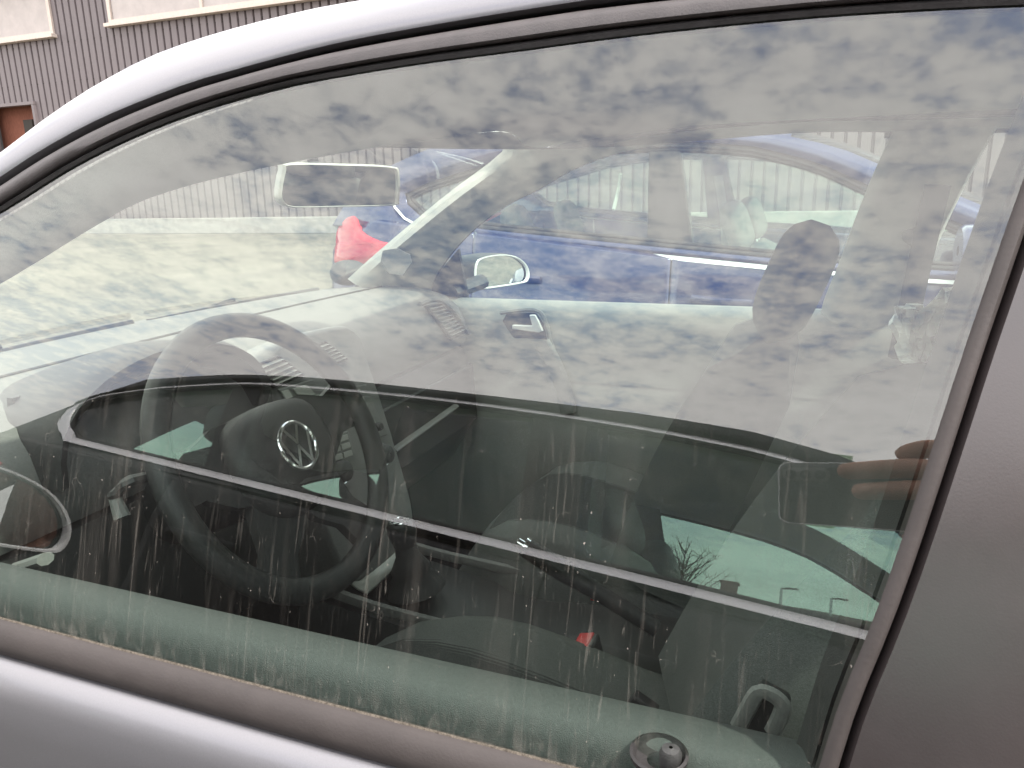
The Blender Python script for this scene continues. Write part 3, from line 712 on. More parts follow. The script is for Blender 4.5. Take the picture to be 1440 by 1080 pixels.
# inside: floor, firewall, door cards
MB().box((-1.28, YC, .62), .06, 1.42, .70).build('bulkhead', carpet, polo, smooth=False)
MB().box((.05, YC, .33), 2.7, 1.40, .05).build('carpet', carpet, polo, smooth=False)
for side in (-1, 1):
    yy = lambda y: y if side < 0 else 2*YC-y
    pr_ = [(.336, .962), (.3385, .983), (.343, .993), (.352, .9965), (.366, .9950), (.382, .987), (.395, .975), (.402, .94), (.405, .86), (.395, .80), (.43, .70), (.445, .66), (.445, .52), (.42, .36)]
    rows = [[V((lerp(-1.02, .20, i/30), yy(y), z - (.0 if side < 0 else .0))) for i in range(31)] for y, z in pr_]
    dc = MB().grid(rows).build('door_card', sill_shaded if side < 0 else sill_m, polo, ang=50)
    rows = [[V((lerp(.20, 1.3, i/10), yy(y+.01), z)) for i in range(11)] for y, z in pr_]
    MB().grid(rows).build('rear_side_panel', sill_m, polo, ang=50)
    if side < 0:
        p = PZ(943, 1064, .9955); lk_ = MB(); e = []
        lk_.lathe([(.0145, -.002), (.015, .0008), (.0135, .0014), (.0115, -.002), (.006, -.004)], (p.x-.006, p.y, p.z), (0, 0, 1), 24); lo_k = lk_.build('lock_surround', rubber, dc)
        MB().lathe([(.0055, -.006), (.0058, .002), (.0045, .0048), (.001, .0056)], (p.x, p.y, p.z), (0, 0, 1), 18).build('lock_pin', dark_plastic, dc)
    else:
        yf = yy(.400)
        a = [PY(u, v, yf-.004) for u, v in ((712, 441), (752, 439), (764, 455), (770, 478), (722, 476), (706, 452))]
        MB().prism(a, V((0, .01, 0))).build('handle_recess', dark_plastic, dc, smooth=False, bevel=.003)
        bz = MB(); bz.tube(smooth_path([PY(u, v, yf-.008) for u, v in ((704, 440), (752, 436), (767, 452), (775, 482), (790, 525), (800, 560))], 4), .0055, 6); bz.build('handle_bezel', grey_plastic, dc)
        hd = [PY(u, v, yf-.022) for u, v in ((744, 443), (752, 443), (757, 452), (763, 466), (757, 468), (720, 463), (720, 457), (748, 458))]
        MB().prism(hd, V((0, .010, 0))).build('inner_handle', silver_plastic, dc, smooth=False, bevel=.002)
        gr = MB(); gr.tube(smooth_path([PY(u, v, yf-.02) for u, v in ((762, 482), (775, 505), (790, 540), (800, 580))], 4), .016, 8, ry=.022); gr.build('grab_handle', sill_m, dc)
        sp = MB(); sp.lathe([(.055, .0), (.055, .006), (.05, .008), (.001, .010)], (-.78, yy(.43), .60), (0, -1, 0), 24); sp.build('speaker_grille', dark_plastic, dc)

# pillar linings and headliner
hdr = [V(p) for p in ((-1.18, .43, 1.03), (-.95, .48, 1.112), (-.724, .5, 1.201), (-.640, .54, 1.251), (-.630, .60, 1.276), (-.604, .70, 1.299), (-.61, .92, 1.327), (-.60, 1.15, 1.352), (-.585, 1.45, 1.380), (-.626, 1.605, 1.344), (-.80, 1.645, 1.245), (-1.0, 1.672, 1.117), (-1.117, 1.70, 1.041))]
hs = smooth_path(hdr, 5)
# near A pillar lining follows the window edge; far one likewise
def a_lining(side):
    yy = lambda y: y if side < 0 else 2*YC-y
    ge = resample([p for p in glr if p.x <= -.22], 24); outp = [cyl(p.x, p.z, -.012, side) for p in ge]
    if side < 0: inn = resample(hs[:29], 24)
    else: inn = resample(hs[-29:][::-1], 24)
    rows = []
    for t in range(7):
        f = t/6; rows.append([a.lerp(b_, f)+V((.012*math.sin(math.pi*f), -.0*f, .010*math.sin(math.pi*f)*(-1))) for a, b_ in zip(outp, inn)])
    # return towards the screen
    back = [p+V((-.03, -.012*(-1 if side < 0 else 1)*-1, .012)) for p in inn]
    rows.append(back)
    o = MB().grid(rows).build('pillar_lining', liner, polo, ang=60)
    return o
pl_n = a_lining(-1); pl_f = a_lining(1)
MB().poly([PY(u, v, 1.668)+V((0, -.004, 0)) for u, v in ((540, 352), (560, 349), (578, 358), (580, 370), (568, 387), (548, 384), (537, 368))]).build('tweeter_grille', grey_plastic, pl_f, smooth=False, solid=.004)
# headliner from header to the tail
rows = []
hh = resample(hs[18:46], 30)
for t in range(12):
    f = t/11; row = []
    for i, p in enumerate(hh):
        yn = p.y; s_ = (yn-YC)/.60
        q = V((lerp(-.54, 1.05, f), YC+s_*.605, 1.372+.038*(1-min(1, abs(s_))**2.5)-.10*max(0, f-.75)/.25*1.0))
        row.append(p.lerp(q, min(1, t/2)) if t < 2 else q)
    rows.append(row)
hl = MB().grid(rows).build('headliner', liner, polo, ang=60)
for side in (-1, 1):   # cant rail and B pillar linings
    ge = resample(gedge[8:]+P3([(.3, 1.356), (.6, 1.335), (.85, 1.28), (1.0, 1.2)]), 40); rr_ = [cyl(p.x, p.z, -.012, side) for p in ge]; r2 = [V((p.x, (.53 if side < 0 else 2*YC-.53), p.z+.018)) for p in ge]
    MB().grid([rr_, [(a+b_)/2+V((0, 0, -.008)) for a, b_ in zip(rr_, r2)], r2]).build('cant_rail_lining', liner, polo, ang=60)
    pr = resample(smooth_path(rearc, 3), 24); yo = .030
    rows = []
    for dx, o in ((.0, -.012), (-.006, -.035), (.02, -.060), (.10, -.068), (.155, -.055), (.165, -.02)):
        rows.append([cyl(p.x+dx+.0, p.z, o, side) for p in pr])
    bl_ = MB().grid(rows).build('pillar_lining', liner if side > 0 else dark_plastic, polo, ang=50)  # near lining gets a dark colour in place of shade, far one stays pale
    rows = [[cyl(lerp(.16, .30, k/12)+.5*0, lerp(1.38, 1.40, k/12), -.05, side) for k in range(2)] for _ in range(2)]
    if side > 0:
        g = MB(); p = PY(1290, 325, 2*YC-.455); g.lathe([(.030, .0), (.030, .012), (.02, .018), (.001, .02)], p, (0, -1, 0), 20); g.build('belt_anchor', grey_plastic, bl_)
        pa = [cyl(.19+.02*k/8-.06*k/8, 1.26-.62*k/8, -.085, 1) for k in range(9)]
        MB().tube(pa, .022, 6, True, .0012, upv=(0, 1, 0)).build('seat_belt', webbing, polo)

# rear-view mirror and sun visors
def rvm(u, v): return PX(u, v, 0) if False else plane_pt(u, v)
RMc = PY(478, 260, 1.10); rm_n = V((.92, -.38, -.135)).normalized()
def plane_pt(u, v, off=0.0):
    d = ray(u, v); c0 = RMc+rm_n*off; return CAM+d*((c0-CAM).dot(rm_n)/d.dot(rm_n))
outl = smooth_path([plane_pt(u, v) for u, v in ((397, 238), (405, 230), (480, 231), (550, 234), (561, 243), (561, 280), (553, 289), (480, 291), (410, 292), (394, 284), (391, 270))], 3, True)
ctr = sum(outl, V((0, 0, 0)))/len(outl)
m = MB(); m.grid([[ctr+(p-ctr)*s_+rm_n*o for p in outl] for s_, o in ((.93, -.002), (.955, .004), (1.0, .001), (1.0, -.012), (.85, -.028), (.3, -.034))], False, True); m.poly([ctr+(p-ctr)*.3-rm_n*.034 for p in outl])
rv = m.build('rear_view_mirror', button_m, polo, ang=50)
MB().poly([ctr+(p-ctr)*.945 for p in outl]).build('mirror_glass', mirror_m, rv, smooth=False)
MB().tube([ctr-rm_n*.03, ctr-rm_n*.07+V((0, 0, .03)), ctr-rm_n*.05+V((-.0, 0, .075))], .011, 8).build('mirror_stalk', dark_plastic, rv)
# ------------------------------------------------------------------ dash, wheel, console, seats
def dash_rows(prof, y0, y1, n=28, bow=-.12):
    rows = []
    for i in range(n+1):
        y = lerp(y0, y1, i/n); s_ = (y-YC)/.70; row = []
        for x, z, wgt in prof:
            e = max(0, (abs(s_)-.86)/.14); end = .05*e*e
            row.append(V((x+bow*wgt*(1-s_*s_)-end*(1-wgt), y, z-.02*e*e*(1-wgt))))
        rows.append(row)
    return rows
up_prof = [(-1.33, 1.0, 1), (-1.25, 1.018, .9), (-1.12, 1.032, .6), (-1.0, 1.038, .3), (-.92, 1.034, .1), (-.865, 1.018, 0), (-.830, .99, 0), (-.815, .955, 0), (-.812, .92, 0), (-.820, .898, 0), (-.85, .89, 0)]
dsh = MB().grid(dash_rows(up_prof, .405, 1.775, 36)).build('dashboard', dash_m, polo, ang=50)
lo_prof = [(-.86, .895, 0), (-.822, .888, 0), (-.812, .86, 0), (-.80, .78, 0), (-.80, .70, 0), (-.86, .60, 0), (-1.0, .50, 0)]
MB().grid(dash_rows(lo_prof, .405, 1.775, 24)).build('lower_dash', dark_plastic, dsh, ang=50)
gl_ = MB(); gl_.prism([V((-.803, 1.27, .845)), V((-.803, 1.73, .845)), V((-.796, 1.73, .70)), V((-.796, 1.27, .70))], V((-.008, 0, 0))); gl_.build('glove_box_lid', dark_plastic, dsh, smooth=False, bevel=.006)
tr_ = MB(); p0, p1 = PX(553, 634, -.775), PX(641, 571, -.775); tr_.tube([p0, p1], .009, 8, ry=.005); tr_.build('dash_trim_strip', grey_plastic, dsh)
# seam line on the top pad, demister grille
def dtop(x, y): 
    return V((x-.12*.3*(1-((y-YC)/.7)**2), y, 1.0385))
sl = MB(); sl.tube([dtop(-1.03, lerp(.47, 1.70, k/14)) for k in range(15)], .0022, 5); sl.build('pad_seam', dark_plastic, dsh)
# instrument hood
hood = []
for x, sc, zt in ((-1.02, .80, 1.040), (-.96, .92, 1.060), (-.88, 1.0, 1.083), (-.80, 1.02, 1.090), (-.785, 1.0, 1.084), (-.79, .94, 1.072), (-.88, .90, 1.06)):
    hood.append([V((x, .755+.185*sc*math.cos(a), .955+(zt-.955)*max(0, math.sin(a))**.75)) for a in [math.pi*k/20 for k in range(21)]])
hd_o = MB().grid(hood).build('instrument_hood', dark_plastic, dsh, ang=60)
MB().prism([V((-.90, .59, .90)), V((-.90, .92, .90)), V((-.90, .90, 1.045)), V((-.90, .61, 1.045))], V((-.01, 0, 0))).build('instrument_panel', dark_plastic, hd_o, smooth=False)
for y in (.67, .84):
    MB().lathe([(.060, 0), (.062, .006), (.055, .007), (.054, .002), (.001, .002)], (-.898, y, .972), (1, 0, 0), 28).build('dial', grey_plastic, hd_o)

# centre stack: a leaning face turned to the cabin
SN = V((.963, 0, .27)); S0 = V((-.795, 1.1, .90))
def SP(u, v, off=0.0):
    d = ray(u, v); q = S0+SN*off; return CAM+d*((q-CAM).dot(SN)/d.dot(SN))
su = V((0, 0, 1))-SN*SN.z; su.normalize()     # up along the face
def SF(y, s_, off=0.0): return V((S0.x, y, S0.z))+su*s_+SN*off
blk = MB(); fr = smooth_path([SF(y, s_) for y, s_ in ((.975, .125), (1.04, .142), (1.15, .142), (1.225, .125), (1.238, .05), (1.238, -.15), (1.225, -.26), (1.17, -.30), (1.04, -.30), (.985, -.26), (.972, -.10), (.970, .05))], 3, True)
fc = sum(fr, V((0, 0, 0)))/len(fr)
blk.grid([[fc+(p-fc)*s_+SN*o for p in fr] for s_, o in ((.2, .016), (.95, .016), (.985, .013), (1.0, .004), (1.01, -.03), (1.02, -.10))], False, True); blk.poly([fc+(p-fc)*.2+SN*.016 for p in fr])
stack = blk.build('centre_stack', grey_plastic, polo, ang=50)
def quad_vent(q, slats, name, par, horiz=True, mat_s=button_m):
    """q: four corners in order; recessed box with slats"""
    nrm = (q[1]-q[0]).cross(q[3]-q[0]).normalized()
    if nrm.x < 0: nrm = -nrm
    f = MB(); cq = sum(q, V((0, 0, 0)))/4
    f.grid([[cq+(p-cq)*s_+nrm*o for p in q] for s_, o in ((1.0, -.004), (1.0, .004), (.93, .005), (.90, -.006))], False, True); f.poly([cq+(p-cq)*.90-nrm*.006 for p in q])
    fo = f.build(name, dark_plastic, par, smooth=False)
    for k in range(slats):
        t = (k+.5)/slats; t = .06+.88*t
        a, b_ = q[0].lerp(q[3], t), q[1].lerp(q[2], t); a, b_ = a.lerp(b_, .06), b_.lerp(a, .06)
        d = (q[3]-q[0]).normalized(); h = (q[3]-q[0]).length/slats*.36
        s_ = MB(); s_.prism([a+nrm*.001-d*h*.5, b_+nrm*.001-d*h*.5, b_+nrm*.006+d*h*.4, a+nrm*.006+d*h*.4], nrm*.002+d*.001)
        s_.build('slat', mat_s, fo, smooth=False)
    return fo
quad_vent([SP(u, v, .018) for u, v in ((354, 514), (390, 500), (426, 528), (386, 546))], 5, 'air_vent', stack)
quad_vent([SP(u, v, .018) for u, v in ((430, 489), (455, 480), (488, 506), (462, 516))], 6, 'air_vent', stack)
rq = [SP(u, v, .018) for u, v in ((387, 548), (436, 534), (463, 566), (418, 578))]
ra = MB(); ra.prism(rq, SN*.006); rad = ra.build('radio', grey_plastic, stack, smooth=False, bevel=.002)
for (u0, v0, u1, v1, u2, v2, u3, v3) in ((394, 551, 404, 548, 412, 561, 402, 564), (410, 547, 430, 541, 442, 555, 422, 561), (407, 566, 447, 555, 453, 562, 414, 574)):
    MB().prism([SP(a, b_, .025) for a, b_ in ((u0, v0), (u1, v1), (u2, v2), (u3, v3))], SN*.003).build('button', button_m, rad, smooth=False, bevel=.001)
rg = MB(); cen = SP(440, 579, .022); ax = [SP(463, 572, .022)-cen, SP(444, 586, .022)-cen]
rg.tube([cen+ax[0]*math.cos(2*math.pi*k/24)+ax[1]*.7*math.sin(2*math.pi*k/24) for k in range(24)], .0022, 6, closed=True); rg.build('switch_ring', bright_trim, stack)
# right edge of the radio: keys and a knob
rs = MB(); rs.prism([SP(u, v, .018) for u, v in ((491, 545), (512, 541), (543, 612), (524, 618))], SN*.005); rse = rs.build('radio_panel', grey_plastic, stack, smooth=False, bevel=.002)
for k in range(6):
    u, v = lerp(499, 525, k/5), lerp(552, 606, k/5)
    MB().prism([SP(u-3, v-3, .024), SP(u+5, v-5, .024), SP(u+8, v+2, .024), SP(u, v+4, .024)], SN*.003).build('button', button_m, rse, smooth=False, bevel=.0008)
for (u, v, r_) in ((524, 602, .009), (536, 640, .020), (476, 664, .021)):
    p = SP(u, v, .018); kb = MB(); kb.lathe([(r_*1.15, 0), (r_*1.15, .003), (r_*.92, .004), (r_*.85, .018), (r_*.7, .021), (.001, .021)], p, SN, 24); ko = kb.build('control_knob', dark_plastic, stack, ang=50)
    rk_ = MB(); e1 = su; e2 = SN.cross(su); rk_.tube([p+SN*.004+(e1*math.cos(2*math.pi*k/28)+e2*math.sin(2*math.pi*k/28))*r_*1.05 for k in range(28)], .0014, 6, closed=True); rk_.build('knob_ring', bright_trim, ko)
hv = MB(); hv.prism([SP(u, v, .018) for u, v in ((456, 616), (487, 606), (496, 640), (466, 650))], SN*.005); hvo = hv.build('heater_panel', grey_plastic, stack, smooth=False, bevel=.002)
for r_ in range(3):
    for c_ in range(2):
        u, v = 461+c_*14+r_*3, 619-c_*4.5+r_*11
        MB().prism([SP(u, v, .024), SP(u+12, v-4, .024), SP(u+14, v+4, .024), SP(u+2, v+8, .024)], SN*.003).build('button', button_m, hvo, smooth=False, bevel=.001)
# passenger end vent
vx = lambda u, v, x: PX(u, v, x)
ev = [vx(598, 430, -.838), vx(618, 426, -.838), vx(655, 468, -.800), vx(634, 478, -.800)]
quad_vent([ev[0], ev[1], ev[2], ev[3]], 9, 'air_vent', dsh, mat_s=grey_plastic)
be = MB(); be.tube(smooth_path([vx(590, 428, -.842), vx(615, 422, -.84), vx(640, 440, -.82), vx(659, 470, -.797)], 5), .006, 6); be.build('vent_bezel', dash_m, dsh)
# far-end gadget on the dash
gp = PZ(490, 383, 1.062); gg = MB()
gg.lathe([(.001, .022), (.03, .021), (.046, .012), (.050, 0), (.048, -.012)], gp, (.25, -.35, .9), 24)
gd = gg.build('dash_dome', rubber, dsh)
MB().lathe([(.001, .0235), (.02, .0225)], gp, (.25, -.35, .9), 20).build('dome_cap', dark_plastic, gd)

# steering wheel
SWc = V((-.622, .752, .957)); swn = V((.90, -.02, .435)).normalized()
e_up = (V((0, 0, 1))-swn*swn.z).normalized(); e_rt = e_up.cross(swn)    # e_rt: to the driver's right (+y)
if e_rt.y < 0: e_rt = -e_rt
def W(a, b_, o=0.0): return SWc+e_rt*a+e_up*b_+swn*o
rim = MB(); RW = .176
rim.tube([W(RW*math.cos(2*math.pi*k/72), RW*math.sin(2*math.pi*k/72)) for k in range(72)], .0165, 12, closed=True, ry=.0145, upv=swn)
sw = rim.build('steering_wheel', dark_plastic, polo)
hub = MB(); hp = smooth_path([W(a, b_) for a, b_ in ((-.078, .045), (-.04, .063), (.04, .063), (.078, .045), (.088, .0), (.070, -.050), (.03, -.078), (-.03, -.078), (-.070, -.050), (-.088, .0))], 3, True)
hub.grid([[SWc+(p-SWc)*s_+swn*o for p in hp] for s_, o in ((1.0, -.035), (1.02, -.005), (.97, .010), (.80, .020), (.4, .026), (.1, .027))], False, True); hub.poly([SWc+(p-SWc)*.1+swn*.027 for p in hp])
ho = hub.build('airbag_cover', dark_plastic, sw, ang=60)
for ang_, w0, w1 in ((8, .055, .036), (172, .055, .036), (238, .045, .030), (302, .045, .030)):
    a = R(ang_); d = e_rt*math.cos(a)+e_up*math.sin(a); q = e_up*math.cos(a)-e_rt*math.sin(a)
    s_ = MB(); s_.grid([[SWc+d*r_+q*w*k+swn*(.004*(1-abs(k))-.006) for k in (-1, -.6, 0, .6, 1)]+[SWc+d*r_+q*w*k-swn*.020 for k in (1, 0, -1)] for r_, w in ((.05, w0), (.09, w0*.9), (.13, w1*.82), (.172, w1))], False, True)
    s_.build('spoke', dark_plastic, sw)
# emblem: ring with V over W
em = MB(); er = .0305; eo = .029
em.tube([W(er*math.cos(2*math.pi*k/40), er*math.sin(2*math.pi*k/40), eo) for k in range(40)], .0028, 8, closed=True)
emo = em.build('emblem_ring', chrome, ho)
def stroke(m, pts, org, ex, ey, nn, w=.0022):
    for a, b_ in zip(pts, pts[1:]):
        A = org+ex*a[0]+ey*a[1]; B_ = org+ex*b_[0]+ey*b_[1]; d = (B_-A).normalized(); q = nn.cross(d)*w
        m.prism([A-q-d*w*.4, B_-q+d*w*.4, B_+q+d*w*.4, A+q-d*w*.4], nn*.0022)
def vw(par, org, ex, ey, nn, s_, w):
    v_ = MB(); stroke(v_, [(-.42*s_, .84*s_), (0, .12*s_), (.42*s_, .84*s_)], org, ex, ey, nn, w)
    v_.build('emblem_letter', chrome, par, smooth=False)
    w_ = MB(); stroke(w_, [(-.84*s_, .40*s_), (-.38*s_, -.80*s_), (0, -.02*s_), (.38*s_, -.80*s_), (.84*s_, .40*s_)], org, ex, ey, nn, w)
    w_.build('emblem_letter', chrome, par, smooth=False)
vw(ho, SWc+swn*.0275, e_rt, e_up, swn, er, .0021)
col_ = MB(); col_.tube([SWc-swn*.03, SWc-swn*.12, SWc-swn*.26], [.055, .062, .058], 16); cl = col_.build('steering_column', dark_plastic, polo)
for pts in ([SWc-swn*.06+e_rt*-.05, PY(200, 672, .57), PY(168, 690, .55), PY(160, 697, .548)], [SWc-swn*.06+e_rt*.05, W(.14, .03, -.06), W(.19, .04, -.05)]):
    s_ = MB(); s_.tube(smooth_path(pts, 4), .008, 8, ry=.006); so = s_.build('stalk', dark_plastic, polo)
tip = MB(); tip.tube([PY(160, 697, .548), PY(172, 728, .545)], [.006, .009], 10); tip.build('stalk_tip', grey_plastic, polo)
dh = MB(); dh.tube([PY(22, 800, .44), PY(64, 786, .44)], .009, 8, ry=.006); dh.build('door_pull', grey_plastic, polo)

# tunnel console, gear lever, handbrake
con = []
for x, z, w in ((-.80, .60, .125), (-.70, .585, .12), (-.55, .565, .115), (-.40, .555, .105), (-.20, .565, .095), (.05, .58, .09), (.30, .57, .09)):
    con.append([V((x, 1.09-w, .36)), V((x, 1.09-w, z-.03)), V((x, 1.09-w+.012, z)), V((x, 1.09-w+.03, z-.008)), V((x, 1.09+w-.03, z-.008)), V((x, 1.09+w-.012, z)), V((x, 1.09+w, z-.03)), V((x, 1.09+w, .36))])
cno = MB().grid(con).build('centre_console', dark_plastic, polo, ang=30)
tray = MB(); tray.grid([[V((x, y, z+.006)) for y in (1.0, 1.06, 1.12, 1.18)] for x, z in ((-.79, .655), (-.74, .640), (-.70, .612), (-.68, .606))]); tray.build('console_tray', button_m, cno, ang=30, solid=.006)
for y in (.985, 1.195):
    s_ = MB(); s_.tube(smooth_path([V((-.79, y, .62)), V((-.66, y, .60)), V((-.54, y, .592)), V((-.47, y, .588))], 3), .007, 8, ry=.011); s_.build('console_rail', grey_plastic, cno)
gk = PY(562, 733, 1.08); gb_ = V((-.635, 1.085, .585))
gt_ = MB(); gt_.lathe([(.055, 0), (.05, .012), (.034, .03), (.036, .04), (.022, .065), (.019, .085)], gb_, (gk-gb_).normalized(), 16); go_ = gt_.build('gear_gaiter', dark_plastic, cno, ang=70)
kd = (gk-gb_).normalized(); kn = MB(); kn.lathe([(.012, -.09), (.014, -.06), (.020, -.045), (.026, -.02), (.025, -.006), (.020, .0), (.001, .001)], gk, kd, 20); kno = kn.build('gear_knob', dark_plastic, polo, ang=60)
ge_ = MB(); gn_ = (CAM-gk).normalized().lerp(kd, .5).normalized(); gx = V((0, 1, 0)); gx = (gx-kd*gx.dot(kd)).normalized(); gy = kd.cross(gx)
ge_.tube([gk+kd*.001+(gx*math.cos(2*math.pi*k/28)+gy*math.sin(2*math.pi*k/28))*.0165 for k in range(28)], .0022, 6, closed=True); ge_.build('emblem_ring', chrome, kno)
vw(kno, gk+kd*.0008, gx, gy if gy.x < 0 else -gy, kd, .0155, .0016)
h0, h1 = V((-.20, 1.075, .60)), PY(738, 769, 1.06)
hb = MB(); hb.tube([h0, h0.lerp(h1, .45), h0.lerp(h1, .72), h1], [.014, .014, .018, .0165], 12); hbo = hb.build('handbrake_lever', dark_plastic, polo)
hd_ = (h1-h0).normalized(); bt = MB(); bt.lathe([(.0165, -.004), (.0165, .003), (.012, .004), (.0085, .004), (.0085, .014), (.006, .016), (.001, .016)], h1, hd_, 16); bt.build('handbrake_button', chrome, hbo)
for (u, v, y, sc) in ((826, 908, .955, 1.15), (843, 838, 1.20, .9)):
    p = PY(u, v, y)+V((0, 0, .006)); d = V((-.25, .0, .96)).normalized(); r_ = Matrix.Rotation(R(-14), 3, 'Y')
    b_ = MB(); b_.box(p-d*.045, .024*sc, .032*sc, .085*sc, r_); b_.tube([p-d*.08, p-d*.14+V((.02, 0, 0))], .009, 8)
    bo = b_.build('buckle', dark_plastic, polo, bevel=.004)
    MB().box(p+V((-.004, -.002, -.002)), .020*sc, .034*sc, .012*sc, r_).build('buckle_button', red_plastic, bo, bevel=.002)

ds, dbk, DB = seat(polo, -.69, .735, -1, .47, .630, fabric, fabric_rib, 25, 'seat', .55, .66, True, .0)
ps, pbk, PB = seat(polo, -.665, 1.425, -1, .50, .625, fabric, fabric_rib, 20, 'seat', .455, .50, True, -.045)
# shoulder lever on the near seat: a U-shaped handle over a dark slot
def SQ(u, v, off=0.0): return PY(u, v, .492-off)
ub = MB(); ub.prism([SQ(u, v) for u, v in ((1020, 1040), (1070, 962), (1112, 985), (1110, 1010), (1085, 1062), (1040, 1070))], V((0, .01, 0))); ubo = ub.build('lever_plate', dark_plastic, ds, smooth=False, bevel=.003)
uh = MB(); uh.tube(smooth_path([SQ(u, v, .010) for u, v in ((1038, 1022), (1052, 996), (1066, 974), (1084, 976), (1100, 990), (1098, 1006), (1086, 1030))], 3), .0058, 8, ry=.004, upv=(0, 1, 0)); uh.build('tilt_lever', grey_plastic, ubo)
sb = MB(); p = PY(897, 1003, .47); sb.box(p, .020, .010, .028, Matrix.Rotation(R(28), 3, 'Y')); sb.build('belt_stop', rubber, polo, smooth=False, bevel=.002)
# rear bench and parcel shelf
for y in (.78, 1.40):
    s_ = seat(polo, .46, y, -1, .58, .58, fabric, fabric_rib, 22, 'rear_seat', .40, .48, True, -.06)
MB().box((1.22, YC, .95), .34, 1.26, .03).build('parcel_shelf', dark_plastic, polo, smooth=False, bevel=.006)

# crumpled white plastic bag on the rear seat, by the far window
def crumple(name, outline, y, depth, m, label, cat):
    rng = random.Random(5); b = MB(); n = 15
    top_l, top_r, bot = outline
    rows = []
    for i in range(n):
        t = i/(n-1); row = []
        for j in range(n):
            s_ = j/(n-1); u, v = lerp(lerp(top_l[0], top_r[0], s_), bot[0]+(s_-.5)*16, t), lerp(lerp(top_l[1], top_r[1], s_), bot[1], t)
            jag = -10*math.sin(s_*9)*(1-t) if t < .3 else 0
            p = PY(u+rng.uniform(-4, 4), v+jag+rng.uniform(-4, 4), y); row.append(p+V((0, rng.uniform(-.5, .5)*depth, 0))+V((0, .05*math.sin(s_*3.1), 0)))
        rows.append(row)
    b.grid(rows); back = [[p+V((.02, .10*math.sin(math.pi*j/(n-1))*(1-abs(2*i/(n-1)-1)**3)+.012, 0)) for j, p in enumerate(r_)] for i, r_ in enumerate(rows)]
    b.grid(back); b.grid([rows[0], back[0]]); b.grid([rows[-1], back[-1]]); b.grid([[r_[0] for r_ in rows], [r_[0] for r_ in back]]); b.grid([[r_[-1] for r_ in rows], [r_[-1] for r_ in back]])
    base = PY(bot[0], bot[1], y); o = b.build(name, m, None, ang=12, loc=base); tag(o, label, cat); return o
bag_m = mat('thin_white_plastic', (0.78, 0.79, 0.74), 0.28, 0, 0.6, 30, 0.12)
crumple('plastic_bag', ((1250, 452), (1345, 408), (1297, 575)), 1.50, .05, bag_m, 'crumpled whitish plastic bag behind the front seats of the silver car', 'plastic bag')

# ------------------------------------------------------------------ blue car beyond
bc = thing('blue_car', (0.1, 3.55, 0), 'dark blue car with bright belt moulding and red tail lamp, parked beyond the silver car', 'car')
prof_g = [(0, .93), (.15, .965), (.35, .99), (.55, 1.0), (.70, .998), (.725, .990), (.86, .972), (.95, .955), (.985, .945), (1.0, .93)]
bluec = Car(bc, 2.25, 1, 4.20, 3.575, .885, [(0, .62), (.25, .72), (.9, .84), (1.30, .92), (1.65, .945), (2.72, 1.02), (3.4, 1.10), (3.74, 1.138), (3.95, 1.16), (4.2, 1.04)], prof_g, (.88, 3.46), .315, .22, blue, tail=.10)
bluec.sides([(1.50, 2.74), (2.74, 3.50)]); bluec.bonnet(.02, 1.42, .06); bluec.ends(); bluec.floor(); bluec.wheels()
b_outer = dict(A=[(1.02, .925), (.62, 1.10), (.30, 1.245), (.168, 1.302), (.029, 1.366), (-.129, 1.410)], R=[(-.129, 1.410), (-.36, 1.445), (-.64, 1.462), (-1.0, 1.464), (-1.36, 1.444), (-1.52, 1.418)],
               C=[(-1.52, 1.418), (-1.70, 1.35), (-1.84, 1.25), (-1.92, 1.13)], B=[(-1.92, 1.13), (-1.5, 1.125), (-1.168, 1.083), (-.489, 1.022), (.2, .965), (1.02, .925)])
b_dlo = dict(A=[(.72, .968), (.45, 1.10), (.155, 1.232), (-.034, 1.323), (-.244, 1.385)], R=[(-.244, 1.385), (-.45, 1.408), (-.70, 1.414), (-.95, 1.405), (-1.14, 1.381)],
             C=[(-1.14, 1.381), (-1.347, 1.332), (-1.50, 1.292), (-1.595, 1.252), (-1.58, 1.215), (-1.50, 1.158)], hardC=True, B=[(-1.50, 1.158), (-1.354, 1.13), (-1.168, 1.106), (-.489, 1.044), (-.168, 1.016), (.3, .985), (.72, .968)])
chrome_mode_pts = [(-1.625, 1.268), (-1.60, 1.225), (-1.56, 1.190), (-1.50, 1.163), (-1.42, 1.147), (-1.30, 1.128), (-1.168, 1.112), (-.85, 1.082), (-.489, 1.049), (-.168, 1.021), (.3, .989), (.72, .972)]
BS = greenhouse(bluec, b_outer, b_dlo, .822, .35, 1.0, blue, pane_tint, [(-.42, -.585, -.50, -.61)], .055, .14, 'belt', pane_tint)
